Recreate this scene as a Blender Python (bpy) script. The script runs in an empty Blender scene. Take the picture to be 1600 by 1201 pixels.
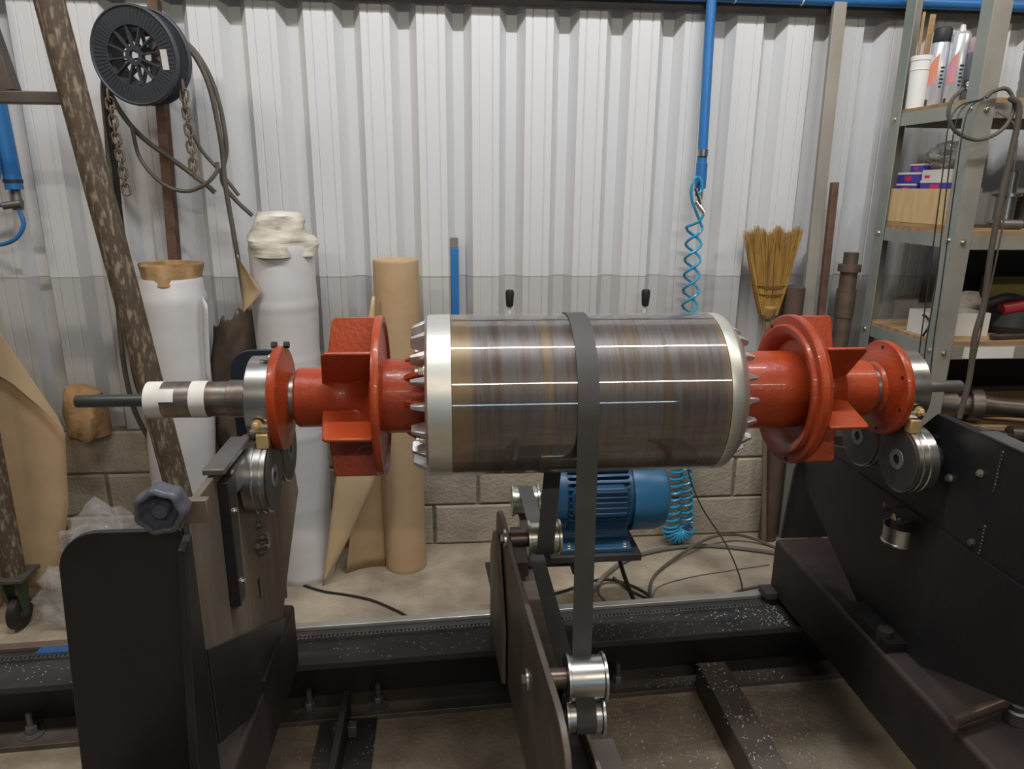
import bpy, bmesh, math, random
from math import sin, cos, pi, radians, sqrt, atan2, acos, hypot
from mathutils import Vector, Matrix, Quaternion, noise as mnoise

random.seed(7)
SC = bpy.context.scene
COL = SC.collection

# ------------------------------------------------------------------ camera
cam = bpy.data.cameras.new('camera')
cam.sensor_width = 36.0
cam.lens = 36.0 * 1112 / 1600
cam.clip_start = 0.02
co = bpy.data.objects.new('camera', cam)
COL.objects.link(co)
YAW, PIT, ROLL = radians(5.35), radians(15.5), radians(0.5)
fw = Vector((sin(YAW) * cos(PIT), cos(YAW) * cos(PIT), -sin(PIT)))
r0 = Vector((cos(YAW), -sin(YAW), 0))
u0 = r0.cross(fw)
rt = r0 * cos(ROLL) + u0 * sin(ROLL)
up = u0 * cos(ROLL) - r0 * sin(ROLL)
bk = -fw
co.matrix_world = Matrix(((rt.x, up.x, bk.x, 0), (rt.y, up.y, bk.y, 0), (rt.z, up.z, bk.z, 1.6), (0, 0, 0, 1)))
SC.camera = co

# ------------------------------------------------------------------ world, lamps, exposure
w = bpy.data.worlds.new('world')
SC.world = w
w.use_nodes = True
w.node_tree.nodes['Background'].inputs[0].default_value = (0.62, 0.66, 0.72, 1)
w.node_tree.nodes['Background'].inputs[1].default_value = 0.15


def lamp(name, loc, aim, sx, sy, watts, col):
    l = bpy.data.lights.new(name, 'AREA')
    l.shape = 'RECTANGLE'
    l.size, l.size_y, l.energy, l.color = sx, sy, watts, col
    o = bpy.data.objects.new(name, l)
    COL.objects.link(o)
    o.location = loc
    d = Vector(aim) - Vector(loc)
    z = -d.normalized()
    x = Vector((1, 0, 0)) if abs(z.x) < 0.9 else Vector((0, 1, 0))
    y = z.cross(x).normalized()
    x = y.cross(z)
    o.rotation_euler = Matrix((x, y, z)).transposed().to_euler()
    return o


WARM = (1.0, 0.90, 0.77)
COOL = (0.93, 0.96, 1.0)
lamp('tube_lamp', (0.45, 1.22, 3.9), (0.45, 2.6, 0.6), 2.8, 0.06, 92, COOL)
lamp('tube_lamp', (-2.6, 0.9, 4.0), (-1.6, 2.9, 1.2), 1.3, 0.08, 44, WARM)
lamp('tube_lamp', (3.4, 0.9, 4.0), (2.3, 2.9, 1.2), 1.3, 0.08, 24, WARM)
lamp('tube_lamp', (1.2, -3.2, 3.9), (1.0, 1.6, 0.9), 4.6, 0.10, 82, WARM)
lamp('doorway_daylight', (1.0, -5.9, 1.35), (1.0, 1.6, 1.0), 3.8, 0.12, 22, (0.55, 0.78, 1.0))

SC.view_settings.view_transform = 'Standard'
SC.view_settings.look = 'None'
SC.view_settings.exposure = 0.0
SC.view_settings.gamma = 1.0
SC.view_settings.use_curve_mapping = False

# ------------------------------------------------------------------ materials
MATS = {}


def mat(name, col, rough=0.5, metal=0.0, col2=None, scale=8.0, stretch=(1, 1, 1), bump=0.0, bscale=None,
        lo=0.35, hi=0.65, rough2=None, trans=0.0, alpha=1.0, ior=1.45, coat=0.0, detail=4.0):
    if name in MATS:
        return MATS[name]
    m = bpy.data.materials.new(name)
    m.use_nodes = True
    nt = m.node_tree
    b = nt.nodes['Principled BSDF']
    b.inputs['Base Color'].default_value = (*col, 1)
    b.inputs['Roughness'].default_value = rough
    b.inputs['Metallic'].default_value = metal
    b.inputs['IOR'].default_value = ior
    b.inputs['Transmission Weight'].default_value = trans
    b.inputs['Alpha'].default_value = alpha
    b.inputs['Coat Weight'].default_value = coat
    tc = nt.nodes.new('ShaderNodeTexCoord')
    mp = nt.nodes.new('ShaderNodeMapping')
    mp.inputs['Scale'].default_value = stretch
    nt.links.new(tc.outputs['Object'], mp.inputs['Vector'])
    nz = nt.nodes.new('ShaderNodeTexNoise')
    nz.inputs['Scale'].default_value = scale
    nz.inputs['Detail'].default_value = detail
    nt.links.new(mp.outputs[0], nz.inputs['Vector'])
    if col2 is None:
        col2 = tuple(c * 0.8 for c in col)
    rp = nt.nodes.new('ShaderNodeValToRGB')
    rp.color_ramp.elements[0].position = lo
    rp.color_ramp.elements[1].position = hi
    rp.color_ramp.elements[0].color = (*col, 1)
    rp.color_ramp.elements[1].color = (*col2, 1)
    nt.links.new(nz.outputs['Fac'], rp.inputs[0])
    nt.links.new(rp.outputs[0], b.inputs['Base Color'])
    if rough2 is not None:
        mr = nt.nodes.new('ShaderNodeMapRange')
        mr.inputs[1].default_value, mr.inputs[2].default_value = lo, hi
        mr.inputs[3].default_value, mr.inputs[4].default_value = rough, rough2
        nt.links.new(nz.outputs['Fac'], mr.inputs[0])
        nt.links.new(mr.outputs[0], b.inputs['Roughness'])
    if bump:
        n2 = nt.nodes.new('ShaderNodeTexNoise')
        n2.inputs['Scale'].default_value = bscale or scale * 3
        n2.inputs['Detail'].default_value = 5
        nt.links.new(mp.outputs[0], n2.inputs['Vector'])
        bp = nt.nodes.new('ShaderNodeBump')
        bp.inputs['Strength'].default_value = bump
        bp.inputs['Distance'].default_value = 0.01
        nt.links.new(n2.outputs['Fac'], bp.inputs['Height'])
        nt.links.new(bp.outputs[0], b.inputs['Normal'])
    MATS[name] = m
    return m


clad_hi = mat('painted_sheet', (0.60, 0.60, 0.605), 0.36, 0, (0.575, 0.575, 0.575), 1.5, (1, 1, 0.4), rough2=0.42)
clad_lo = mat('painted_sheet_dusty_dimmed', (0.49, 0.485, 0.475), 0.45, 0, (0.45, 0.445, 0.435), 2, (1, 1, 0.5))  # dusty lower tier, darkened further for light falling off down the wall
block_m = mat('concrete_block', (0.47, 0.405, 0.315), 0.9, 0, (0.33, 0.28, 0.215), 6, bump=0.6, bscale=60)
mortar_m = mat('mortar', (0.25, 0.215, 0.165), 0.95, 0, (0.14, 0.118, 0.09), 14, bump=0.8, bscale=50)
floor_m = mat('concrete_floor', (0.40, 0.335, 0.25), 0.85, 0, (0.20, 0.163, 0.12), 5, bump=0.5, bscale=55, lo=0.36, hi=0.70, detail=12)
black_m = mat('black_paint', (0.012, 0.012, 0.014), 0.42, 0, (0.017, 0.016, 0.016), 5, bump=0.05, bscale=120)
blackrust_m = mat('black_primer_steel', (0.018, 0.016, 0.016), 0.5, 0.1, (0.04, 0.028, 0.024), 4, rough2=0.6)
rail_m = mat('dark_rail_steel', (0.035, 0.035, 0.037), 0.5, 0.3, (0.06, 0.056, 0.052), 6, rough2=0.6)
platesteel_m = mat('brown_steel_plate', (0.21, 0.172, 0.132), 0.55, 0.3, (0.155, 0.127, 0.098), 5, (1, 4, 0.8), rough2=0.6)
armsteel_m = mat('oily_dark_steel', (0.095, 0.078, 0.066), 0.45, 0.4, (0.145, 0.118, 0.097), 7, rough2=0.55)
worn_m = mat('worn_grey_steel', (0.22, 0.21, 0.20), 0.42, 0.7, (0.13, 0.125, 0.12), 9, rough2=0.55)
steel_m = mat('bright_steel', (0.56, 0.55, 0.53), 0.26, 1.0, (0.45, 0.44, 0.42), 12, (1, 1, 1), rough2=0.36)
ground_m = mat('ground_bar', (0.60, 0.58, 0.54), 0.38, 0.8, (0.38, 0.35, 0.31), 5, (0.6, 1, 1), rough2=0.55)
brownsteel_m = mat('heat_browned_shaft', (0.34, 0.31, 0.285), 0.3, 0.9, (0.17, 0.13, 0.105), 9, (2, 1, 1), rough2=0.42)
darkbar_m = mat('dark_bar', (0.055, 0.065, 0.066), 0.42, 0.5, (0.075, 0.083, 0.083), 14)
orange_m = mat('red_oxide_enamel', (0.37, 0.052, 0.011), 0.36, 0, (0.31, 0.040, 0.010), 6, bump=0.12, bscale=90, coat=0.15)
alu_m = mat('cast_aluminium', (0.74, 0.73, 0.67), 0.36, 0.85, (0.64, 0.64, 0.58), 8, (1, 3, 3), rough2=0.46)
alurough_m = mat('cast_aluminium_fin', (0.70, 0.70, 0.68), 0.4, 0.85, (0.5, 0.5, 0.5), 25, rough2=0.5)
belt_m = mat('grey_rubber', (0.060, 0.058, 0.054), 0.62, 0, (0.074, 0.071, 0.066), 10)
zinc_m = mat('zinc_plated', (0.62, 0.60, 0.52), 0.3, 0.9, (0.5, 0.47, 0.38), 20)
brass_m = mat('brass_tan', (0.62, 0.45, 0.22), 0.45, 0.4, (0.52, 0.36, 0.16), 30)
tube_m = mat('brown_bushing', (0.15, 0.105, 0.085), 0.35, 0.7, (0.11, 0.075, 0.06), 10)
rollerface_m = mat('dark_roller_face', (0.07, 0.068, 0.064), 0.5, 0.5, (0.1, 0.095, 0.088), 8)
rollerhub_m = mat('grey_bearing_seal', (0.25, 0.25, 0.245), 0.5, 0.4, (0.2, 0.2, 0.195), 20)
hole_m = mat('dark_bore', (0.01, 0.01, 0.01), 0.7)
tape_m = mat('white_tape', (0.72, 0.69, 0.64), 0.6, 0, (0.6, 0.57, 0.52), 20)
knob_m = mat('blue_grey_plastic', (0.075, 0.078, 0.10), 0.38, 0, (0.09, 0.092, 0.112), 10)
bluepipe_m = mat('blue_pipe', (0.030, 0.165, 0.42), 0.35, 0, (0.026, 0.14, 0.36), 5)
motor_m = mat('blue_motor_paint', (0.020, 0.075, 0.15), 0.36, 0, (0.016, 0.06, 0.125), 7)
cowl_m = mat('blue_cowl_paint', (0.026, 0.12, 0.23), 0.33, 0, (0.022, 0.10, 0.195), 5)
hose_m = mat('cyan_polyurethane', (0.03, 0.30, 0.50), 0.25, 0, (0.025, 0.25, 0.44), 9, coat=0.4)
cable_m = mat('black_cable', (0.02, 0.018, 0.016), 0.5)
cable2_m = mat('dusty_cable', (0.075, 0.063, 0.048), 0.65, 0, (0.11, 0.092, 0.07), 12)
greyhose_m = mat('grey_hose', (0.12, 0.108, 0.09), 0.65, 0, (0.15, 0.135, 0.11), 12)
spool_m = mat('charcoal_plastic', (0.046, 0.05, 0.058), 0.5, 0, (0.055, 0.06, 0.068), 12)
rust_m = mat('rusty_steel', (0.10, 0.055, 0.038), 0.75, 0.2, (0.16, 0.09, 0.06), 14, bump=0.3, bscale=80)
chain_m = mat('rusted_chain', (0.15, 0.115, 0.085), 0.6, 0.5, (0.22, 0.165, 0.12), 30, bump=0.2)
pole_m = mat('mottled_rust_pole', (0.085, 0.06, 0.038), 0.7, 0.15, (0.26, 0.205, 0.145), 85, (1, 1, 0.3), bump=0.4, bscale=120, lo=0.50, hi=0.68)
film_m = mat('stretch_film', (0.62, 0.605, 0.60), 0.32, 0, (0.56, 0.545, 0.54), 3, (1, 1, 3), coat=0.3)
filmtop_m = mat('dirty_film_top', (0.68, 0.64, 0.56), 0.5, 0, (0.42, 0.37, 0.29), 9, (1, 1, 4), bump=0.3)
kraft_m = mat('kraft_paper', (0.47, 0.325, 0.185), 0.75, 0, (0.43, 0.295, 0.165), 12, bump=0.05)
kraftlit_m = mat('kraft_paper_lit', (0.56, 0.41, 0.245), 0.75, 0, (0.52, 0.375, 0.22), 8)  # same kraft paper, coloured lighter for the light the flaps catch
core_m = mat('cardboard_core', (0.40, 0.25, 0.12), 0.85, 0, (0.28, 0.165, 0.075), 20, bump=0.3)
foil_m = mat('brown_plastic', (0.085, 0.06, 0.045), 0.35, 0, (0.12, 0.09, 0.065), 10)
plastic_m = mat('clear_plastic', (0.66, 0.64, 0.62), 0.08, 0, (0.6, 0.58, 0.56), 6, alpha=0.24, ior=1.45, bump=1.0, bscale=22)
straw_m = mat('broom_straw', (0.52, 0.32, 0.085), 0.75, 0, (0.36, 0.20, 0.05), 60, (1, 1, 0.15))
stitch_m = mat('dark_twine', (0.10, 0.055, 0.025), 0.8)
wood_m = mat('worn_wood', (0.46, 0.30, 0.15), 0.7, 0, (0.34, 0.20, 0.09), 6, (1, 1, 6), bump=0.1)
ply_m = mat('plywood_shelf', (0.44, 0.28, 0.14), 0.7, 0, (0.25, 0.16, 0.085), 5, (1, 6, 1), bump=0.1)
pinebox_m = mat('pine_board', (0.66, 0.47, 0.25), 0.6, 0, (0.58, 0.39, 0.19), 10, (1, 4, 0.6))
rack_m = mat('green_grey_rack', (0.26, 0.285, 0.26), 0.5, 0.2, (0.33, 0.34, 0.30), 7, rough2=0.6)
rackb_m = mat('dusty_rack', (0.31, 0.285, 0.24), 0.6, 0.2, (0.26, 0.245, 0.21), 9)
flatbar_m = mat('dusty_flat_bar', (0.36, 0.33, 0.29), 0.6, 0.2, (0.28, 0.255, 0.22), 7, (1, 1, 0.4))
white_m = mat('white_plastic', (0.80, 0.79, 0.75), 0.4, 0, (0.76, 0.75, 0.7), 6)
can_m = mat('silver_can', (0.66, 0.67, 0.70), 0.3, 0.4, (0.6, 0.61, 0.64), 8)
candark_m = mat('dark_grey_can', (0.14, 0.15, 0.165), 0.4, 0.3, (0.11, 0.115, 0.13), 20)
orangelab_m = mat('orange_label', (0.75, 0.26, 0.12), 0.45, 0, (0.72, 0.30, 0.30), 12)
pinklab_m = mat('pink_label', (0.66, 0.30, 0.48), 0.45, 0, (0.72, 0.30, 0.22), 14)
ink_m = mat('dark_ink', (0.03, 0.03, 0.035), 0.5)
redink_m = mat('red_ink', (0.65, 0.03, 0.10), 0.5)
bluebox_m = mat('blue_carton', (0.055, 0.05, 0.36), 0.45, 0, (0.05, 0.045, 0.33), 8)
paper_m = mat('white_paper', (0.70, 0.68, 0.63), 0.7, 0, (0.62, 0.59, 0.53), 9)
redtool_m = mat('red_plastic', (0.36, 0.02, 0.03), 0.4)
green_m = mat('green_print', (0.12, 0.32, 0.05), 0.5)
bluetape_m = mat('blue_tape', (0.03, 0.10, 0.26), 0.5)
dark_m = mat('dark_board', (0.02, 0.019, 0.017), 0.7, 0, (0.026, 0.024, 0.021), 5)
oil_m = mat('oily_shaft', (0.085, 0.07, 0.056), 0.33, 0.75, (0.15, 0.125, 0.10), 8, rough2=0.45)
jar_m = mat('grey_glass_jar', (0.36, 0.38, 0.34), 0.2, 0, (0.3, 0.31, 0.27), 8, trans=0.35, alpha=0.8)
chips_m = mat('metal_chips', (0.80, 0.79, 0.75), 0.4, 0.45)
greyshell_m = mat('workshop_shell', (0.22, 0.21, 0.20), 0.8, 0, (0.18, 0.17, 0.16), 2)


def core_material():
    m = bpy.data.materials.new('turned_lamination_steel')
    m.use_nodes = True
    nt = m.node_tree
    L = nt.links.new
    b = nt.nodes['Principled BSDF']
    b.inputs['Metallic'].default_value = 0.5
    b.inputs['Coat Weight'].default_value = 1.0
    b.inputs['Coat IOR'].default_value = 1.7
    b.inputs['Coat Roughness'].default_value = 0.035
    tc = nt.nodes.new('ShaderNodeTexCoord')
    mp = nt.nodes.new('ShaderNodeMapping')
    mp.inputs['Scale'].default_value = (26, 1.6, 1.6)
    L(tc.outputs['Object'], mp.inputs[0])
    n1 = nt.nodes.new('ShaderNodeTexNoise')
    n1.inputs['Scale'].default_value = 1.0
    n1.inputs['Detail'].default_value = 5
    n1.inputs['Roughness'].default_value = 0.65
    L(mp.outputs[0], n1.inputs['Vector'])
    rp = nt.nodes.new('ShaderNodeValToRGB')
    e = rp.color_ramp.elements
    e[0].position, e[0].color = 0.25, (0.044, 0.031, 0.025, 1)
    e[1].position, e[1].color = 0.80, (0.143, 0.109, 0.066, 1)
    for p, c in ((0.38, (0.079, 0.056, 0.044, 1)), (0.46, (0.097, 0.075, 0.068, 1)), (0.54, (0.107, 0.100, 0.094, 1)),
                 (0.62, (0.087, 0.062, 0.044, 1))):
        x = e.new(p)
        x.color = c
    L(n1.outputs['Fac'], rp.inputs[0])
    # heat-tinted gold rings along the axis
    sx = nt.nodes.new('ShaderNodeSeparateXYZ')
    L(tc.outputs['Object'], sx.inputs[0])
    rx = nt.nodes.new('ShaderNodeValToRGB')
    e = rx.color_ramp.elements
    e[0].position, e[0].color = 0.0, (1, 1, 1, 1)
    e[1].position, e[1].color = 1.0, (0.8, 0.8, 0.8, 1)
    for p, v in ((0.016, 1.0), (0.034, 0.85), (0.05, 0.75), (0.058, 0.0), (0.205, 0.0), (0.212, 0.55), (0.222, 0.55), (0.229, 0.0),
                 (0.60, 0.0), (0.612, 0.2), (0.622, 0.9)):
        x = e.new(p)
        x.color = (v, v, v, 1)
    L(sx.outputs[0], rx.inputs[0])
    mx = nt.nodes.new('ShaderNodeMix')
    mx.data_type = 'RGBA'
    mlt = nt.nodes.new('ShaderNodeMath')
    mlt.operation = 'MULTIPLY'
    mlt.inputs[1].default_value = 0.75
    L(rx.outputs[0], mlt.inputs[0])
    L(mlt.outputs[0], mx.inputs[0])
    L(rp.outputs[0], mx.inputs[6])
    mx.inputs[7].default_value = (0.220, 0.143, 0.061, 1)
    L(mx.outputs[2], b.inputs['Base Color'])
    mr = nt.nodes.new('ShaderNodeMapRange')
    mr.inputs[1].default_value, mr.inputs[2].default_value = 0.3, 0.7
    mr.inputs[3].default_value, mr.inputs[4].default_value = 0.36, 0.46
    L(n1.outputs['Fac'], mr.inputs[0])
    L(mr.outputs[0], b.inputs['Roughness'])
    n2 = nt.nodes.new('ShaderNodeTexNoise')
    mp2 = nt.nodes.new('ShaderNodeMapping')
    mp2.inputs['Scale'].default_value = (600, 3, 3)
    L(tc.outputs['Object'], mp2.inputs[0])
    L(mp2.outputs[0], n2.inputs['Vector'])
    n2.inputs['Scale'].default_value = 1.0
    bp = nt.nodes.new('ShaderNodeBump')
    bp.inputs['Strength'].default_value = 0.05
    bp.inputs['Distance'].default_value = 0.001
    L(n2.outputs['Fac'], bp.inputs['Height'])
    L(bp.outputs[0], b.inputs['Normal'])
    return m


# ------------------------------------------------------------------ mesh helpers
AXM = {'X': lambda t, a, b: (t, a, b), 'Y': lambda t, a, b: (a, t, b), 'Z': lambda t, a, b: (a, b, t)}


class B:
    def __init__(s):
        s.v, s.f = [], []

    def add(s, vs, fs):
        n = len(s.v)
        s.v += [tuple(v) for v in vs]
        s.f += [tuple(i + n for i in f) for f in fs]
        return s

    def box(s, x0, x1, y0, y1, z0, z1):
        vs = [(x, y, z) for z in (z0, z1) for y in (y0, y1) for x in (x0, x1)]
        return s.add(vs, [(0, 2, 3, 1), (4, 5, 7, 6), (0, 1, 5, 4), (2, 6, 7, 3), (0, 4, 6, 2), (1, 3, 7, 5)])

    def bar(s, a, b, wx, wy, side=(0, 1, 0)):          # rectangular bar from a to b
        a, b = Vector(a), Vector(b)
        d = (b - a).normalized()
        p = Vector(side)
        p = (p - d * p.dot(d)).normalized()
        q = d.cross(p)
        vs = []
        for c in (a, b):
            for i, j in ((-1, -1), (1, -1), (1, 1), (-1, 1)):
                vs.append(c + p * (i * wx / 2) + q * (j * wy / 2))
        return s.add(vs, [(3, 2, 1, 0), (4, 5, 6, 7)] + [(i, (i + 1) % 4, 4 + (i + 1) % 4, 4 + i) for i in range(4)])

    def lathe(s, prof, axis='X', org=(0, 0, 0), seg=48, closed=False, a0=0.0, a1=2 * pi, start=0.0):
        full = abs(a1 - a0 - 2 * pi) < 1e-6
        n = seg if full else seg + 1
        m = len(prof)
        vs = []
        for (t, r) in prof:
            for k in range(n):
                q = a0 + (a1 - a0) * k / seg + start
                x, y, z = AXM[axis](t, r * cos(q), r * sin(q))
                vs.append((x + org[0], y + org[1], z + org[2]))
        fs = []
        for i in range(m if closed else m - 1):
            i2 = (i + 1) % m
            for k in range(seg):
                k2 = (k + 1) % n
                fs.append((i * n + k, i * n + k2, i2 * n + k2, i2 * n + k))
        if not closed and full:
            if prof[0][1] > 1e-6:
                fs.append(tuple(range(n)))
            if prof[-1][1] > 1e-6:
                fs.append(tuple((m - 1) * n + k for k in range(n)))
        return s.add(vs, fs)

    def prism(s, poly, axis, t0, t1, warp=None):
        n = len(poly)
        vs = [AXM[axis](t, a, b) for t in (t0, t1) for a, b in poly]
        if warp:
            vs = [warp(*v) for v in vs]
        return s.add(vs, [tuple(range(n)), tuple(n + i for i in range(n))] +
                     [(i, (i + 1) % n, n + (i + 1) % n, n + i) for i in range(n)])

    def tube(s, pts, r, seg=8, smooth=True, sub=6, caps=True, closed=False, flat=1.0):
        P = [Vector(p) for p in pts]
        if smooth and len(P) > 2:
            Q = []
            n = len(P)
            for i in range(n if closed else n - 1):
                p1, p2 = P[i], P[(i + 1) % n]
                p0 = P[(i - 1) % n] if closed or i > 0 else p1 * 2 - p2
                p3 = P[(i + 2) % n] if closed or i < n - 2 else p2 * 2 - p1
                for k in range(sub):
                    t = k / sub
                    Q.append(0.5 * (2 * p1 + (p2 - p0) * t + (2 * p0 - 5 * p1 + 4 * p2 - p3) * t * t +
                                    (3 * p1 - p0 - 3 * p2 + p3) * t ** 3))
            if not closed:
                Q.append(P[-1])
            P = Q
        n = len(P)
        tan = []
        for i in range(n):
            if closed:
                d = P[(i + 1) % n] - P[i - 1]
            else:
                d = P[min(i + 1, n - 1)] - P[max(i - 1, 0)]
            tan.append(d.normalized() if d.length > 1e-9 else Vector((0, 0, 1)))
        ref = Vector((0, 0, 1)) if abs(tan[0].z) < 0.9 else Vector((1, 0, 0))
        u = (ref - tan[0] * ref.dot(tan[0])).normalized()
        vs = []
        for i in range(n):
            if i:
                u = (u - tan[i] * u.dot(tan[i]))
                u = u.normalized() if u.length > 1e-6 else tan[i].orthogonal().normalized()
            v = tan[i].cross(u)
            ri = r[i * (len(r) - 1) // max(n - 1, 1)] if isinstance(r, (list, tuple)) else r
            for k in range(seg):
                q = 2 * pi * k / seg
                vs.append(P[i] + u * (cos(q) * ri) + v * (sin(q) * ri * flat))
        fs = []
        for i in range(n if closed else n - 1):
            i2 = (i + 1) % n
            for k in range(seg):
                k2 = (k + 1) % seg
                fs.append((i * seg + k, i * seg + k2, i2 * seg + k2, i2 * seg + k))
        if caps and not closed:
            fs.append(tuple(range(seg)))
            fs.append(tuple((n - 1) * seg + k for k in range(seg)))
        return s.add(vs, fs)

    def grid(s, fn, nu, nv):
        vs = [fn(i / nu, j / nv) for j in range(nv + 1) for i in range(nu + 1)]
        fs = [(j * (nu + 1) + i, j * (nu + 1) + i + 1, (j + 1) * (nu + 1) + i + 1, (j + 1) * (nu + 1) + i)
              for j in range(nv) for i in range(nu)]
        return s.add(vs, fs)

    def mesh(s, name, m, smooth=38):
        me = bpy.data.meshes.new(name)
        me.from_pydata(s.v, [], s.f)
        bm = bmesh.new()
        bm.from_mesh(me)
        bmesh.ops.recalc_face_normals(bm, faces=bm.faces)
        bm.to_mesh(me)
        bm.free()
        me.materials.append(m)
        if smooth:
            me.polygons.foreach_set('use_smooth', [True] * len(me.polygons))
            me.set_sharp_from_angle(angle=radians(smooth))
        me.update()
        return me

    def build(s, name, m, parent=None, bevel=0.0, smooth=38, thick=0.0, label=None, segs=2, kind=None):
        o = bpy.data.objects.new(name, s.mesh(name, m, smooth))
        COL.objects.link(o)
        if parent is not None:
            attach(o, parent)
        if thick:
            md = o.modifiers.new('solid', 'SOLIDIFY')
            md.thickness = thick
            md.offset = 0
        if bevel:
            md = o.modifiers.new('bevel', 'BEVEL')
            md.width = bevel
            md.segments = segs
            md.limit_method = 'ANGLE'
            md.angle_limit = radians(40)
            md.harden_normals = False
        if label:
            o['label'] = label
        if kind:
            o['kind'] = kind
        return o


def attach(o, parent):
    o.parent = parent
    if parent.type == 'EMPTY':
        o.matrix_parent_inverse = Matrix.Translation(-Vector(parent.location))


def thing(name, label, cat, loc, group=None):
    o = bpy.data.objects.new(name, None)
    COL.objects.link(o)
    o.empty_display_size = 0.05
    o.location = loc
    o['label'], o['category'] = label, cat
    if group:
        o['group'] = group
    return o


def tag(o, label, cat, group=None):
    o['label'], o['category'] = label, cat
    if group:
        o['group'] = group
    return o


def struct(o):
    o['kind'] = 'structure'
    return o


def dup(o, parent=None, label=None):
    c = o.copy()
    COL.objects.link(c)
    if parent is not None:
        c.parent = parent
    if label:
        c['label'] = label
    return c


def hexbolt(axis, org, r, h, seg=6, tip=0.5):
    """hex head with a short round stud, growing along +axis from org"""
    b = B()
    t0 = {'X': org[0], 'Y': org[1], 'Z': org[2]}[axis]
    base = {'X': (0, org[1], org[2]), 'Y': (org[0], 0, org[2]), 'Z': (org[0], org[1], 0)}[axis]
    sg = 1 if h > 0 else -1
    b.lathe([(t0, 0), (t0, r * 1.35), (t0 + sg * abs(h) * 0.2, r * 1.35), (t0 + sg * abs(h) * 0.2, 0)], axis, base, 14)
    b.lathe([(t0 + h * 0.2, 0), (t0 + h * 0.2, r), (t0 + h * 0.9, r), (t0 + h, r * 0.85), (t0 + h, 0)], axis, base, 6)
    if tip:
        b.lathe([(t0 + h, 0), (t0 + h, r * 0.5), (t0 + h * (1 + tip), r * 0.5), (t0 + h * (1 + tip), 0)], axis, base, 8)
    return b


# ================================================================== SETTING
fl = struct(B().box(-6, 7, -6.5, 3.3, -0.12, 0).build('floor', floor_m, smooth=0))
struct(B().box(-6, 7, -6.5, 3.3, 5.0, 5.1).build('ceiling', greyshell_m, smooth=0))
struct(B().box(-6.1, -6, -6.5, 3.3, 0, 5).build('wall_left', greyshell_m, smooth=0))
struct(B().box(7, 7.1, -6.5, 3.3, 0, 5).build('wall_right', greyshell_m, smooth=0))
struct(B().box(-6, 7, -6.6, -6.5, 0, 5).build('wall_front', greyshell_m, smooth=0))
wall = struct(B().box(-6, 7, 3.14, 3.3, 0, 5).build('wall_back', greyshell_m, smooth=0))

# corrugated cladding: trapezoid profile, one sheet = five ribs, two tiers
PER, CX0, YC, YV = 0.2115, 0.168, 3.02, 3.071


def rib_profile(k):
    c = CX0 + k * PER
    pts = [(c - 0.0545, YC)]
    for g in (-0.027, 0.027):
        pts += [(c + g - 0.004, YC), (c + g, YC + 0.0035), (c + g + 0.004, YC)]
    pts += [(c + 0.0545, YC), (c + 0.0545 + 0.030, YV), (c + PER - 0.0545 - 0.030, YV)]
    return pts


def sheet(k0, n, z0, z1, dy, m, zs=2):
    pts = []
    for k in range(k0, k0 + n):
        pts += rib_profile(k)
    c = CX0 + (k0 + n) * PER
    pts += [(c - 0.0545, YC), (c - 0.0545 + 0.03, YC)]
    b = B()
    vs, fs = [], []
    m_ = len(pts)
    for j in range(zs):
        z = z0 + (z1 - z0) * j / (zs - 1)
        vs += [(x, y + dy, z) for x, y in pts]
    for j in range(zs - 1):
        fs += [(j * m_ + i, j * m_ + i + 1, (j + 1) * m_ + i + 1, (j + 1) * m_ + i) for i in range(m_ - 1)]
    b.add(vs, fs)
    return b.build('cladding_sheet', m, wall, smooth=0, thick=0.0012)


for i in range(-5, 6):
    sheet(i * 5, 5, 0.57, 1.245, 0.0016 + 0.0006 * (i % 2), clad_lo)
    sheet(i * 5, 5, 1.235, 3.2, -0.0002 + 0.0004 * (i % 2), clad_hi)

# block plinth, each block with its own edges
B().box(-5.5, 6.5, 3.009, 3.16, 0, 0.588).build('mortar', mortar_m, wall, smooth=0)
bb = B()
bb.add([(x, 0.0 + (0.0 if (abs(x) < 0.19 and abs(z) < 0.09) else 0.006), z) for x, z in
        ((-.194, -.094), (.194, -.094), (.194, .094), (-.194, .094), (-.186, -.086), (.186, -.086), (.186, .086), (-.186, .086))] +
       [(x, 0.06, z) for x, z in ((-.194, -.094), (.194, -.094), (.194, .094), (-.194, .094))],
       [(4, 5, 6, 7), (0, 1, 5, 4), (1, 2, 6, 5), (2, 3, 7, 6), (3, 0, 4, 7), (0, 8, 9, 1), (1, 9, 10, 2), (2, 10, 11, 3), (3, 11, 8, 0)])
bm_block = bb.mesh('block', block_m, 25)
for row in range(3):
    for k in range(-8, 9):
        x = 0.33 + k * 0.402 + (0.2 if row != 1 else 0)
        o = bpy.data.objects.new('block', bm_block)
        COL.objects.link(o)
        o.location = (x, 2.999 + random.uniform(-0.002, 0.003), 0.098 + row * 0.196)
        o.rotation_euler = (0, random.uniform(-0.006, 0.006), random.uniform(-0.006, 0.006))
        o.parent = wall

# steel purlin above the cladding
struct(B().box(-5.5, 6.5, 2.985, 3.018, 2.272, 2.40).build('trim_1', mat('purlin_steel', (0.10, 0.095, 0.088), 0.6, 0.2), smooth=0, bevel=0.003))

# ================================================================== ROTOR
AY, AZ = 1.64, 1.12
ORG = (0, AY, AZ)
rot = thing('machine_rotor', 'heavy steel electric motor rotor with orange fans lying across the balancing rollers', 'rotor', (0.3, AY, AZ))
B().lathe([(0.008, 0.12), (0.008, 0.1905), (0.009, 0.1915), (0.0095, 0.1915), (0.0105, 0.1915), (0.6225, 0.1915), (0.6235, 0.1915), (0.624, 0.1915), (0.625, 0.1905), (0.625, 0.12)], 'X', ORG, 160).build(
    'laminated_core', core_material(), rot)
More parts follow.
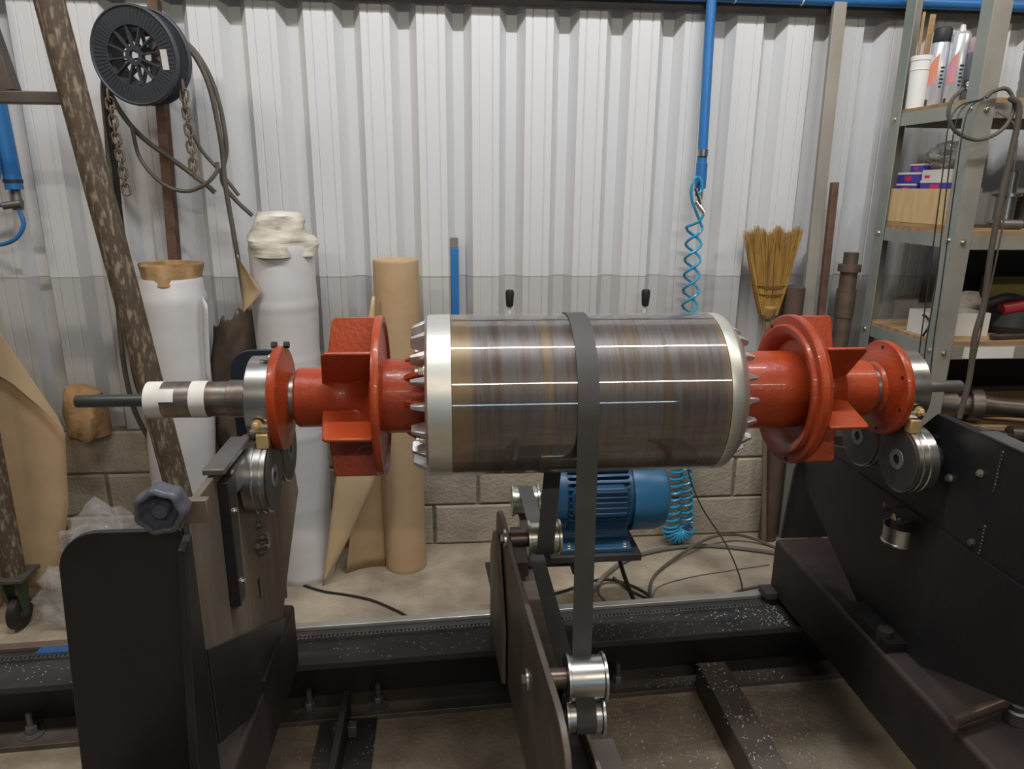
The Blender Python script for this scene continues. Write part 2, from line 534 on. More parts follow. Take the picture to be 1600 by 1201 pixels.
# cast end rings
B().lathe([(-0.05, 0.12), (-0.05, 0.183), (-0.044, 0.191), (0.0075, 0.1918), (0.0075, 0.12)], 'X', ORG, 128).build('end_ring', alu_m, rot)
B().lathe([(0.6255, 0.12), (0.6255, 0.1918), (0.650, 0.1905), (0.657, 0.187), (0.676, 0.166), (0.680, 0.15), (0.680, 0.12)], 'X', ORG, 128).build(
    'end_ring', alu_m, rot)


def radial(fn, ang):
    """turn (x, r, s) points into world points at angle ang round the rotor axis; s runs along the tangent"""
    out = []
    for x, r, s in fn:
        out.append((x, AY - r * cos(ang) + s * sin(ang), AZ + r * sin(ang) + s * cos(ang)))
    return out


HEX = [(0, 1, 2, 3), (7, 6, 5, 4), (0, 4, 5, 1), (1, 5, 6, 2), (2, 6, 7, 3), (3, 7, 4, 0)]
for side in (0, 1):
    nfin = 18
    for k in range(nfin):
        a = 2 * pi * (k + 0.35) / nfin
        if side == 0:
            xa, xb = -0.048, -0.082
            pr_, s0, s1 = [(xa, 0.128), (xa, 0.180), (xb, 0.166), (xb, 0.140)], 0.007, 0.004
        else:
            xa, xb = 0.672, 0.706
            pr_, s0, s1 = [(xa, 0.126), (xa, 0.166), (xb, 0.150), (xb, 0.138)], 0.008, 0.0035
        vs = []
        for sg in (-1, 1):
            for (x, r) in pr_:
                vs.append((x, r, sg * (s0 if x == xa else s1)))
        B().add(radial(vs, a), HEX).build('balance_fin', alurough_m, rot, bevel=0.0015, segs=1)
        if k % 3 == 1 and side == 0:
            a2 = a + pi / nfin
            y, z = AY - 0.152 * cos(a2), AZ + 0.152 * sin(a2)
            hexbolt('X', (-0.0505, y, z), 0.0095, -0.014).build('balance_nut', zinc_m, rot)

# shaft, tape, bars
B().lathe([(-0.684, 0), (-0.684, 0.039), (-0.681, 0.042), (-0.553, 0.042), (-0.545, 0.0405), (-0.505, 0.0405), (-0.503, 0.0435), (-0.46, 0.0435),
           (-0.46, 0.04), (-0.372, 0.053), (-0.35, 0.053), (-0.345, 0.052), (-0.335, 0.05), (-0.335, 0)], 'X', ORG, 64).build('shaft', brownsteel_m, rot)
B().lathe([(1.045, 0), (1.045, 0.058), (1.08, 0.058), (1.08, 0.04), (1.17, 0.04), (1.172, 0.035), (1.172, 0)], 'X', ORG, 48).build('shaft', brownsteel_m, rot)
B().lathe([(-0.846, 0), (-0.846, 0.013), (-0.844, 0.0145), (-0.684, 0.0145), (-0.684, 0)], 'X', ORG, 24).build('centre_bar', darkbar_m, rot)
B().lathe([(1.172, 0), (1.172, 0.0145), (1.303, 0.0145), (1.306, 0.0125), (1.306, 0)], 'X', ORG, 24).build('centre_bar', worn_m, rot)
for x0, x1 in ((-0.685, -0.650), (-0.586, -0.551)):
    B().lathe([(x0, 0.0415), (x0, 0.0428), (x1, 0.0428), (x1, 0.0415)], 'X', ORG, 40).build('tape_band', tape_m, rot)
B().lathe([(-0.65, 0.0424), (-0.65, 0.0431), (-0.618, 0.0431), (-0.618, 0.0424)], 'X', ORG, 10, a0=pi * 0.72, a1=pi * 0.95).build('tape_tail', tape_m, rot)
# bearings
for x0, x1 in ((-0.451, -0.397), (1.104, 1.160)):
    B().lathe([(x0, 0.045), (x0, 0.094), (x0 + 0.003, 0.099), (x1 - 0.003, 0.099), (x1, 0.095), (x1, 0.045)], 'X', ORG, 80).build('bearing', steel_m, rot)
# bearing covers
B().lathe([(-0.396, 0.05), (-0.396, 0.119), (-0.393, 0.121), (-0.379, 0.121), (-0.376, 0.118), (-0.375, 0.100), (-0.366, 0.070), (-0.362, 0.058),
           (-0.362, 0.045)], 'X', ORG, 80).build('bearing_cover', orange_m, rot)
B().lathe([(1.102, 0.05), (1.102, 0.117), (1.099, 0.119), (1.086, 0.119), (1.083, 0.117), (1.081, 0.098), (1.074, 0.088), (1.068, 0.066), (1.060, 0.062), (1.058, 0.058),
           (1.058, 0.045)], 'X', ORG, 80).build('bearing_cover', orange_m, rot)
for a in (0.5, 1.6, 2.7, 3.8, 4.9, 6.0):
    y, z = AY - 0.103 * cos(a), AZ + 0.103 * sin(a)
    B().lathe([(1.0805, 0), (1.0805, 0.0045), (1.084, 0.0045)], 'X', (0, y, z), 10).build('bolt_hole', hole_m, rot)
for dx in (-0.018, 0.010):
    B().lathe([(-0.388 + dx, 0), (-0.388 + dx, 0.0085), (-0.376 + dx, 0.0085), (-0.376 + dx, 0)], 'X', (0, AY + 0.02, AZ + 0.122), 6).build(
        'cover_bolt', cable_m, rot)
hexbolt('X', (-0.398, AY - 0.03, AZ + 0.101), 0.008, -0.016).build('cover_bolt', zinc_m, rot)
for x, sg in ((-0.3975, -1), (1.1035, 1)):
    B().box(min(x, x + sg * 0.026), max(x, x + sg * 0.026), AY - 0.118, AY - 0.094, AZ - 0.083, AZ - 0.050).build('brass_block', brass_m, rot, bevel=0.002)
    B().lathe([(x, 0), (x, 0.0045), (x + sg * 0.03, 0.0045), (x + sg * 0.03, 0)], 'X', (0, AY - 0.106, AZ - 0.034), 8).build('grease_stem', zinc_m, rot)
    hexbolt('Y', (x + sg * 0.024, AY - 0.102, AZ - 0.032), 0.0095, -0.014).build('cover_bolt', brass_m, rot)

# hubs
B().lathe([(-0.350, 0.046), (-0.350, 0.066), (-0.345, 0.070), (-0.262, 0.070), (-0.255, 0.072), (-0.235, 0.067), (-0.21, 0.072), (-0.19, 0.088),
           (-0.177, 0.112), (-0.169, 0.145), (-0.166, 0.172), (-0.163, 0.172)], 'X', ORG, 72).build('fan_hub', orange_m, rot)
B().lathe([(-0.164, 0.188), (-0.160, 0.190), (-0.150, 0.190), (-0.147, 0.188), (-0.147, 0.175), (-0.153, 0.172), (-0.153, 0.10), (-0.145, 0.086), (-0.164, 0.086)],
          'X', ORG, 96, closed=True).build('fan_disc', orange_m, rot)
B().lathe([(-0.152, 0.0), (-0.152, 0.088), (-0.085, 0.088), (-0.045, 0.086), (-0.045, 0)], 'X', ORG, 64).build('spider_sleeve', orange_m, rot)
for k in range(9):                                                    # spider arms running in under the end ring
    a = 2 * pi * (k + 0.1) / 9
    vs = [(x, r, s) for s in (-0.007, 0.007) for x, r in ((-0.105, 0.084), (-0.092, 0.094), (-0.047, 0.122), (-0.047, 0.084))]
    B().add(radial(vs, a), HEX).build('spider_arm', orange_m, rot, bevel=0.002, segs=1)
B().lathe([(0.678, 0), (0.678, 0.094), (0.69, 0.096), (0.82, 0.096), (0.862, 0.094), (0.862, 0)], 'X', ORG, 72).build('spider_sleeve', orange_m, rot)
B().lathe([(0.856, 0.085), (0.856, 0.122), (0.846, 0.128), (0.836, 0.134), (0.828, 0.144), (0.826, 0.158), (0.828, 0.161), (0.836, 0.163), (0.836, 0.182),
           (0.839, 0.185), (0.853, 0.185), (0.857, 0.181), (0.866, 0.176), (0.866, 0.085)], 'X', ORG, 120, closed=True).build('fan_disc', orange_m, rot)
B().lathe([(0.866, 0), (0.866, 0.14), (0.872, 0.105), (0.885, 0.075), (0.905, 0.058), (0.918, 0.051), (0.935, 0.050), (0.940, 0.052), (0.962, 0.070), (1.040, 0.070),
           (1.044, 0.067), (1.045, 0)], 'X', ORG, 72).build('fan_hub', orange_m, rot, smooth=30)
for a in (2.2, 5.0):
    y, z = AY - 0.173 * cos(a), AZ + 0.173 * sin(a)
    B().lathe([(0.8345, 0), (0.8345, 0.005), (0.838, 0.005)], 'X', (0, y, z), 10).build('balance_hole', hole_m, rot)
for side in (0, 1):
    for k in range(6):
        a = radians(46 + 60 * k)
        if side == 0:
            pr_ = [(-0.163, 0.066), (-0.163, 0.188), (-0.262, 0.188), (-0.270, 0.180), (-0.285, 0.066)]
        else:
            pr_ = [(0.865, 0.056), (0.865, 0.183), (0.955, 0.183), (0.962, 0.176), (0.966, 0.056)]
        vs, fs = [], []
        n = len(pr_)
        for sg in (-1, 1):
            vs += [(x, r, sg * 0.0042) for x, r in pr_]
        fs = [tuple(range(n)), tuple(n + i for i in range(n))] + [(i, (i + 1) % n, n + (i + 1) % n, n + i) for i in range(n)]
        B().add(radial(vs, a), fs).build('fan_blade', orange_m, rot, bevel=0.003)
        # cast fillet in the corner between blade, hub and disc
        vs = []
        x_d, sg = (-0.163, -1) if side == 0 else (0.865, 1)
        pts = [(x_d, 0.07), (x_d, 0.135), (x_d + sg * 0.03, 0.085), (x_d + sg * 0.06, 0.07)]
        vs = [(x, r, s) for s in (-0.008, 0.008) for x, r in pts]
        B().add(radial(vs, a), HEX).build('blade_fillet', orange_m, rot, bevel=0.004)

# ================================================================== DRIVE BELT
PUL = [  # (y, z, r, turn) seen from +X, counter-clockwise positive, and the x each one runs at
    (AY, AZ, 0.1930, 1, 0.303),
    (1.425, 0.478, 0.0500, -1, 0.315),
    (1.425, 0.372, 0.0430, 1, 0.315),
    (2.20, 0.580, 0.0480, 1, 0.254),
    (1.80, 0.650, 0.0450, -1, 0.262)]


def belt_path():
    n = len(PUL)
    tans = []
    for i in range(n):
        y1, z1, r1, s1, x1 = PUL[i]
        y2, z2, r2, s2, x2 = PUL[(i + 1) % n]
        d = Vector((y2 - y1, z2 - z1))
        D = d.length
        u = d / D
        nrm = Vector((u.y, -u.x))
        # the belt leaves pulley 1 on the side its turn asks for: centre lies left of travel for a ccw turn
        c = (s1 * r1 - s2 * r2) / D
        h = sqrt(max(0, 1 - c * c))
        nn = nrm * h + u * c
        p1 = Vector((y1, z1)) + nn * (s1 * r1)
        p2 = Vector((y2, z2)) + nn * (s2 * r2)
        tans.append((p1, p2))
    path = []
    for i in range(n):
        y, z, r, s, x = PUL[i]
        pin = tans[i - 1][1]
        pout = tans[i][0]
        a0 = atan2(pin.y - z, pin.x - y)
        a1 = atan2(pout.y - z, pout.x - y)
        da = (a1 - a0) if s > 0 else (a0 - a1)
        da %= 2 * pi
        m = max(6, int(da / 0.07))
        for k in range(m + 1):
            a = a0 + s * da * k / m
            path.append((x, y + r * cos(a), z + r * sin(a)))
    return path


bp_ = belt_path()
b = B()
n = len(bp_)
vs = []
for i, (x, y, z) in enumerate(bp_):
    p, q = Vector(bp_[i - 1]), Vector(bp_[(i + 1) % n])
    t = (q - p)
    t.x = 0
    t.normalize()
    nr = Vector((0, t.z, -t.y)) * 0.0015
    for dx, sg in ((-0.0235, -1), (0.0235, -1), (0.0235, 1), (-0.0235, 1)):
        vs.append((x + dx, y + nr.y * sg, z + nr.z * sg))
b.add(vs, [(i * 4 + k, i * 4 + (k + 1) % 4, ((i + 1) % n) * 4 + (k + 1) % 4, ((i + 1) % n) * 4 + k) for i in range(n) for k in range(4)])
tag(b.build('drive_belt', belt_m), 'flat grey rubber belt looped round the rotor and down to the pulleys', 'belt')

# ================================================================== DRIVE STAND
SKX = lambda y: -0.06 * (y - 1.425)
warp = lambda x, y, z: (x + SKX(y), y, z)
ds = thing('drive_stand', 'dark steel drive stand with long plate and belt pulleys under the rotor', 'machine stand', (0.26, 1.6, 0.2))
pl = [(2.00, 0.22), (2.00, 0.60), (1.99, 0.64), (1.96, 0.662), (1.90, 0.668), (1.62, 0.640), (1.50, 0.642), (1.14, 0.645), (1.09, 0.638), (1.05, 0.612), (1.03, 0.57),
      (1.02, 0.22)]
B().prism(pl, 'X', 0.176, 0.190, warp).build('side_plate', armsteel_m, ds, bevel=0.002)
pl2 = [(2.02, 0.22), (2.02, 0.50), (1.95, 0.60), (1.86, 0.60), (1.74, 0.40), (1.74, 0.22)]
B().prism(pl2, 'X', 0.160, 0.172, warp).build('stiffener_plate', platesteel_m, ds, bevel=0.002)
for y, z, r, s, x in PUL[1:]:
    big = y < 2
    ww = 0.046
    xx = x - SKX(y) * 0
    org = (x, y, z)
    rr = r - 0.0018
    p = B().lathe([(-ww, 0.012), (-ww, rr + 0.007), (-ww + 0.006, rr + 0.007), (-ww + 0.008, rr), (ww - 0.008, rr), (ww - 0.006, rr + 0.007), (ww, rr + 0.007),
                   (ww, 0.012)], 'X', org, 56).build('pulley', zinc_m if y > 1.5 else steel_m, ds)
    B().lathe([(-ww - 0.0005, 0), (-ww - 0.0005, 0.012), (ww + 0.004, 0.012), (ww + 0.004, 0)], 'X', org, 20).build('pulley_hub', worn_m, p)
    if y < 2:
        xl = 0.190 + SKX(y)
        rb = 0.024 if (z > 0.4) else 0.012
        B().lathe([(xl, 0), (xl, rb), (x - ww - 0.001, rb), (x - ww - 0.001, 0)], 'X', (0, y, z), 32).build('bushing_tube', tube_m if z > 0.4 else worn_m, ds)
        if z > 0.4:
            xo = 0.178 + SKX(y)
            B().lathe([(xo, 0), (xo, 0.026), (xo - 0.006, 0.026), (xo - 0.006, 0)], 'X', (0, y, z), 28).build('washer', zinc_m, ds)
            B().lathe([(xo - 0.006, 0), (xo - 0.006, 0.012), (xo - 0.016, 0.012), (xo - 0.016, 0)], 'X', (0, y, z), 6).build('axle_nut', worn_m, ds)
# channel that carries the motor, running front to back
B().prism([(1.0, 0.215), (2.42, 0.215), (2.42, 0.31), (1.60, 0.31), (1.50, 0.27), (1.0, 0.27)], 'X', 0.335, 0.347, warp).build('channel_web', platesteel_m, ds, bevel=0.002)
B().box(0.196, 0.335, 1.0, 2.42, 0.215, 0.228)
cb = B().prism([(0.190, 0.215), (0.335, 0.215), (0.335, 0.228), (0.190, 0.228)], 'Y', 1.0, 2.42, warp)
cb.build('channel_base', blackrust_m, ds)
B().prism([(0.262, 0.305), (0.347, 0.305), (0.347, 0.317), (0.262, 0.317)], 'Y', 1.62, 2.42, warp).build('channel_flange', platesteel_m, ds, bevel=0.002)
B().prism([(0.347, 0.215), (0.415, 0.215), (0.415, 0.228), (0.347, 0.228)], 'Y', 1.0, 1.50, warp).build('foot_plate', armsteel_m, ds)
# motor slide plate
B().box(0.20, 0.46, 2.20, 2.36, 0.322, 0.338).build('slide_bracket', blackrust_m, ds, bevel=0.006)
B().box(0.425, 0.448, 2.222, 2.234, 0.3375, 0.3395).build('slot', hole_m, ds)
for x in (0.24, 0.43):
    B().box(x - 0.02, x + 0.02, 2.12, 2.38, 0.338, 0.392).build('motor_riser', blackrust_m, ds, bevel=0.002)
B().box(0.33, 0.64, 2.10, 2.40, 0.392, 0.418).build('motor_plate', rail_m, ds, bevel=0.003)

# ================================================================== MOTOR
MY, MZ, MR = 2.24, 0.580, 0.115
MO = (0, MY, MZ)
mo = thing('electric_motor', 'blue finned electric motor bolted behind the drive belt', 'motor', (0.52, MY, 0.418))
B().lathe([(0.345, 0), (0.345, 0.06), (0.352, 0.105), (0.372, MR), (0.62, MR), (0.62, 0)], 'X', MO, 64).build('motor_body', motor_m, mo)
B().lathe([(0.612, 0.08), (0.612, MR + 0.014), (0.700, MR + 0.014), (0.728, MR + 0.004), (0.745, MR - 0.03), (0.748, 0.03), (0.748, 0)], 'X', MO, 64).build(
    'fan_cowl', cowl_m, mo)
B().lathe([(0.352, 0.09), (0.352, MR + 0.012), (0.385, MR + 0.012), (0.385, 0.09)], 'X', MO, 64, closed=True).build('end_shield', motor_m, mo)
fin = B().prism([(0.392, MR - 0.004), (0.60, MR - 0.004), (0.60, MR + 0.008), (0.592, MR + 0.014), (0.400, MR + 0.014), (0.392, MR + 0.008)], 'Y', -0.0022, 0.0022)
fm = fin.mesh('cooling_fin', motor_m)
for k in range(36):
    a = 2 * pi * k / 36
    d = (math.degrees(a) + 180) % 360 - 180
    if abs(abs(d) - 180) < 38:
        continue
    o = bpy.data.objects.new('cooling_fin', fm)
    COL.objects.link(o)
    attach(o, mo)
    o.matrix_world = Matrix.Translation((0, MY, MZ)) @ Matrix.Rotation(a, 4, 'X')
    o.matrix_parent_inverse = Matrix.Translation(-Vector(mo.location))
    o.location = (0, MY, MZ)
    o.rotation_euler = (a, 0, 0)
for x, hw2 in ((0.49, 0.118),):
    B().prism([(MY - 0.125, 0.4185), (MY + 0.125, 0.4185), (MY + 0.125, 0.434), (MY + 0.07, 0.45), (MY + 0.06, 0.50), (MY - 0.06, 0.50), (MY - 0.07, 0.45),
               (MY - 0.125, 0.434)], 'X', x - hw2, x + hw2).build('foot', motor_m, mo, bevel=0.003)
    for xb_ in (0.395, 0.585):
        hexbolt('Z', (xb_, MY - 0.112, 0.434), 0.009, 0.012).build('foot_bolt', zinc_m, mo)
# rounded terminal panel cast on the near side
tp = [(0.40, 0.57), (0.415, 0.55), (0.575, 0.55), (0.59, 0.57), (0.59, 0.635), (0.575, 0.655), (0.415, 0.655), (0.40, 0.635)]
B().prism(tp, 'Y', MY - MR - 0.018, MY - MR + 0.03).build('terminal_panel', motor_m, mo, bevel=0.006)
for i in range(5):
    z = 0.563 + i * 0.019
    B().box(0.408, 0.582, MY - MR - 0.024, MY - MR - 0.017, z, z + 0.007).build('panel_rib', motor_m, mo, bevel=0.002)
B().lathe([(0.30, 0), (0.30, 0.014), (0.346, 0.014), (0.346, 0)], 'X', MO, 20).build('motor_shaft', worn_m, mo)

# ================================================================== MACHINE BED
RS = 0.045
rwarp = lambda x, y, z: (x, y + RS * (x - 0.13), z)
bed = thing('machine_bed', 'long dark floor rails with cross beams under the balancing machine', 'frame', (0.1, 1.98, 0))


def railbox(x0, x1, y0, y1, z0, z1):
    return B().prism([(y0, z0), (y1, z0), (y1, z1), (y0, z1)], 'X', x0, x1, rwarp)


railbox(-2.6, 1.70, 1.925, 2.135, 0.178, 0.20).build('top_flange', rail_m, bed, bevel=0.002)
railbox(-2.6, 1.70, 2.01, 2.025, 0.02, 0.178).build('web', black_m, bed)
railbox(-2.6, 1.70, 1.900, 2.12, 0.0, 0.018).build('bottom_flange', armsteel_m, bed, bevel=0.002)
railbox(-0.62, 1.42, 2.098, 2.128, 0.2005, 0.2145).build('guide_bar', ground_m, bed, bevel=0.002)
railbox(-2.6, -0.64, 2.098, 2.128, 0.2005, 0.2145).build('guide_bar', mat('brown_bar', (0.16, 0.115, 0.085), 0.6, 0.2), bed, bevel=0.002, label='browned length of guide bar')
railbox(-1.27, -1.13, 2.064, 2.0975, 0.2005, 0.213).build('tape_strip', bluetape_m, bed, label='strip of blue tape')
# roller chain lying along the rail
ch = B()
x = -1.7
k = 0
while x < 1.1:
    y = 2.052 + RS * (x - 0.13)
    for dy in (-0.007, 0.007):
        o_ = 0.002 if k % 2 else 0
        ch.box(x - 0.007, x + 0.007, y + dy - 0.0012 + (o_ if dy > 0 else -o_), y + dy + 0.0012 + (o_ if dy > 0 else -o_), 0.2005, 0.2105)
    ch.box(x + 0.0035, x + 0.0085, y - 0.007, y + 0.007, 0.2025, 0.2085)
    x += 0.0127
    k += 1
ch.build('roller_chain', worn_m, bed, smooth=0, kind='stuff')
for x, y in ((-1.25, 1.93), (-0.445, 1.93), (-0.235, 1.93), (0.545, 1.935), (1.5, 1.94)):
    yy = y + RS * (x - 0.13) + 0.02
    ab = hexbolt('Z', (x, yy, 0.018), 0.017, 0.030, tip=1.5)
    ab.lathe([(0.018, 0), (0.018, 0.034), (0.022, 0.034), (0.022, 0)], 'Z', (x, yy, 0), 24)
    ab.build('anchor_bolt', worn_m, bed)
# cross members running towards the camera
B().box(-0.337, -0.316, 0.75, 1.90, 0.0, 0.10).build('cross_angle', rail_m, bed, bevel=0.002)
B().box(-0.316, -0.235, 0.75, 1.885, 0.0, 0.012).build('cross_angle_foot', rail_m, bed)
B().box(-0.405, -0.338, 0.75, 1.87, 0.0, 0.010).build('cross_angle_foot', armsteel_m, bed)
for x in (-0.345, -0.301):
    B().box(x - 0.013, x + 0.013, 1.80, 1.83, 0.0125 if x > -0.33 else 0.0105, 0.05).build('cross_lug', worn_m, bed, bevel=0.002)
B().box(0.800, 0.895, 0.75, 1.945, 0.0, 0.10).build('cross_beam', armsteel_m, bed, bevel=0.004)

# ================================================================== LEFT STAND
ls = thing('roller_stand', 'left roller stand with brown steel plate, black rounded panel and handwheel', 'machine stand', (-0.6, 1.5, 0.2))
LX = -0.460
lp = [(1.42, 0.43), (1.72, 0.43), (1.90, 0.58), (2.06, 0.70), (2.03, 0.80), (1.99, 0.92), (1.85, 1.00), (1.56, 1.05), (1.20, 1.045), (1.20, 0.545)]
B().prism(lp, 'X', LX - 0.014, LX).build('side_plate', platesteel_m, ls, bevel=0.002)
B().box(-0.70, -0.455, 0.80, 1.88, 0.225, 0.425).build('base_beam', blackrust_m, ls, bevel=0.012, segs=3)
B().box(-0.53, -0.448, 1.50, 1.68, 0.426, 0.455).build('plate_foot', black_m, ls)


def roundpanel(x0, x1, z0, z1, r):
    p = [(x1, z0), (x1, z1)]
    for i in range(13):
        a = pi / 2 + pi / 2 * i / 12
        p.append((x0 + r + r * cos(a), z1 - r + r * sin(a)))
    p.append((x0, z0))
    return p


wide = lambda x, y, z: (x + (x - LX) * 0.25 * (1.0 - z), y, z)
B().prism(roundpanel(-0.688, LX - 0.0145, 0.426, 1.010, 0.07), 'Y', 1.195, 1.207, wide).build('front_panel', black_m, ls, bevel=0.002)
B().prism([(1.10, 0.43), (1.10, 0.60), (1.165, 0.985), (1.199, 1.0), (1.199, 0.43)], 'X', LX - 0.0142, LX + 0.001).build('panel_edge', black_m, ls, bevel=0.002)
B().prism(roundpanel(-0.590, LX - 0.015, 0.7, 1.168, 0.06), 'Y', 1.94, 1.952).build('rear_panel', mat('navy_paint', (0.013, 0.02, 0.034), 0.42), ls, bevel=0.002)
B().prism([(-0.72, 0.43), (-0.482, 0.43), (-0.482, 0.68), (-0.72, 0.68)], 'Y', 1.90, 1.912).build('rear_panel', platesteel_m, ls)
B().box(-0.53, LX + 0.001, 1.90, 1.938, 0.9, 1.05).build('rear_bracket', black_m, ls, bevel=0.003)


def roller(parent, x0, x1, y, z, face):
    r = 0.083
    g = lambda t: x0 + (x1 - x0) * t
    o = B().lathe([(x0, 0.03), (x0, r - 0.003), (g(.06), r), (g(.42), r), (g(.46), r - 0.002), (g(.50), r), (g(.72), r), (g(.76), r - 0.003), (g(.80), r - 0.001), (g(.94), r - 0.001),
                   (x1, r - 0.006), (x1, 0.03)], 'X', (0, y, z), 72).build('roller', steel_m, parent)
    xf = x1
    B().lathe([(xf, 0.026), (xf, r - 0.0055), (xf + face * 0.0012, r - 0.0065), (xf + face * 0.0012, 0.026)], 'X', (0, y, z), 56, closed=True).build('roller_face', rollerface_m, o)
    B().lathe([(xf + face * 0.0012, 0.012), (xf + face * 0.0012, 0.026), (xf + face * 0.003, 0.0255), (xf + face * 0.003, 0.012)], 'X', (0, y, z), 40, closed=True).build('bearing_seal', rollerhub_m, o)
    B().lathe([(xf, 0), (xf + face * 0.0006, 0.0125)], 'X', (0, y, z), 20).build('bore', hole_m, o)
    return o


RZ = AZ - sqrt(0.1822 ** 2 - 0.0868 ** 2)
roller(ls, -0.4535, -0.3985, AY - 0.0868, RZ, 1)
roller(ls, -0.4535, -0.3985, AY + 0.0868, RZ, 1)
for y in (AY - 0.0868, AY + 0.0868):
    B().lathe([(LX, 0), (LX, 0.04), (-0.452, 0.036), (-0.452, 0)], 'X', (0, y, RZ), 24).build('roller_boss', worn_m, ls)
B().prism([(1.42, 0.43), (1.72, 0.43), (1.765, 0.455), (1.50, 0.60), (1.201, 0.76), (1.201, 0.545)], 'X', LX + 0.0002, LX + 0.006).build('shadow_plate', black_m, ls, bevel=0.002)  # added black piece standing in for the shadow low on the side plate
# slide bar and blocks on the plate
B().prism([(1.355, 0.75), (1.395, 0.75), (1.40, 1.03), (1.355, 1.03)], 'X', LX, LX + 0.022).build('slide_bar', black_m, ls, bevel=0.002)
B().prism([(1.372, 0.735), (1.378, 0.735), (1.384, 0.75), (1.366, 0.75)], 'X', LX, LX + 0.01).build('slide_tip', worn_m, ls)
B().box(LX - 0.020, LX + 0.022, 1.34, 1.535, 1.052, 1.064).build('slide_top', worn_m, ls, bevel=0.002)
B().box(LX + 0.001, LX + 0.016, 1.42, 1.52, 0.97, 1.03).build('bearing_block', worn_m, ls, bevel=0.008)
for y, z in ((1.42, 0.90), (1.375, 0.96), (1.375, 0.80)):
    xx = LX + (0.022 if 1.355 < y < 1.40 else 0)
    hexbolt('X', (xx, y, z), 0.006, 0.008, tip=0).build('plate_bolt', steel_m, ls)
for y, z, r in ((1.60, 0.815, 0.009), (1.58, 0.77, 0.012), (1.60, 0.745, 0.010), (1.615, 0.775, 0.008)):
    hexbolt('X', (LX, y, z), r, 0.012).build('sensor_bolt', worn_m, ls)
B().tube([(LX + 0.012, 1.585, 0.77), (LX + 0.018, 1.61, 0.755), (LX + 0.012, 1.625, 0.785)], 0.005, 8).build('sensor_clip', steel_m, ls)
B().prism([(1.560, 0.690), (1.575, 0.690), (1.570, 0.635)], 'X', LX + 0.0002, LX + 0.0015).build('arrow_notch', hole_m, ls)
# handwheel
HC = (-0.473, 1.13, 1.083)
hw = []
N = 84
for k in range(N):
    a = 2 * pi * k / N
    hw.append(0.0418 + 0.0022 * cos(7 * a + 0.6))
b = B()
prof = [(-0.020, 0.42), (-0.024, 0.55), (-0.026, 0.82), (-0.020, 0.95), (-0.006, 1.0), (0.012, 0.97), (0.016, 0.80), (0.018, 0.40), (0.018, 0.0)]
prof = [(0.004, 0.0), (0.004, 0.45), (0.001, 0.56), (-0.019, 0.70), (-0.024, 0.76), (-0.024, 0.86), (-0.018, 0.96), (-0.006, 1.0), (0.012, 0.97), (0.016, 0.80), (0.018, 0.40), (0.018, 0.0)]
vs = []
for t, q in prof:
    for k in range(N):
        a = 2 * pi * k / N
        r = hw[k] * q
        vs.append((HC[0] + r * cos(a), HC[1] + t, HC[2] + r * sin(a)))
fs = [(i * N + k, i * N + (k + 1) % N, (i + 1) * N + (k + 1) % N, (i + 1) * N + k) for i in range(len(prof) - 1) for k in range(N)]
hwo = b.add(vs, fs).build('handwheel', knob_m, ls, smooth=60)
B().lathe([(-0.017, 0), (-0.017, 0.0115), (-0.015, 0.013), (0.004, 0.0145), (0.004, 0)], 'Y', (HC[0], HC[1], HC[2]), 32).build('wheel_hub', knob_m, hwo)
B().lathe([(1.148, 0), (1.148, 0.007), (1.20, 0.007), (1.20, 0)], 'Y', (HC[0], 0, HC[2]), 16).build('screw_rod', worn_m, ls)
B().box(-0.468, -0.416, 1.166, 1.184, 1.036, 1.078).build('screw_block', platesteel_m, ls, bevel=0.002)

# ================================================================== RIGHT STAND
rs = thing('roller_stand', 'right roller stand of large black plates with two exposed grey rollers', 'machine stand', (1.4, 1.5, 0.2))
RX = 1.185
rp_ = [(1.46, 0.43), (1.75, 0.43), (2.10, 0.63), (2.15, 0.68), (2.15, 0.76), (2.03, 0.80), (1.05, 0.80), (1.05, 0.60)]
B().prism(rp_, 'X', RX + 0.007, RX + 0.012).build('side_plate', black_m, rs)
up_ = [(2.03, 0.60), (2.03, 0.82), (1.72, 0.90), (1.645, 0.99), (1.565, 1.072), (0.85, 1.072), (0.85, 0.60), (1.05, 0.60)]
B().prism(up_, 'X', RX + 0.0125, RX + 0.036).build('upper_plate', black_m, rs, bevel=0.002)
B().box(RX + 0.0365, RX + 0.075, 0.85, 1.50, 1.02, 1.062).build('top_rail', rail_m, rs, bevel=0.002)
B().box(RX + 0.010, RX + 0.055, 1.22, 1.42, 1.0725, 1.0765).build('top_strip', worn_m, rs)
B().box(1.13, 1.40, 0.80, 2.16, 0.225, 0.425).build('base_beam', blackrust_m, rs, bevel=0.012, segs=3)
B().prism([(1.15, 0.426), (1.36, 0.426), (1.36, 0.80), (1.20, 0.80), (1.17, 0.68)], 'Y', 2.155, 2.165).build('rear_panel', black_m, rs)
B().box(1.136, 1.23, 1.52, 1.72, 0.426, 0.452).build('plate_foot', black_m, rs)
B().box(1.085, 1.129, 2.09, 2.15, 0.227, 0.252).build('rail_clamp', rail_m, rs, bevel=0.002)
roller(rs, 1.160, 1.104, AY - 0.0868, RZ, -1)
roller(rs, 1.160, 1.104, AY + 0.0868, RZ, -1)
for y in (AY - 0.0868, AY + 0.0868):
    B().lathe([(1.160, 0), (1.160, 0.036), (RX + 0.0125, 0.04), (RX + 0.0125, 0)], 'X', (0, y, RZ), 24).build('roller_boss', black_m, rs)
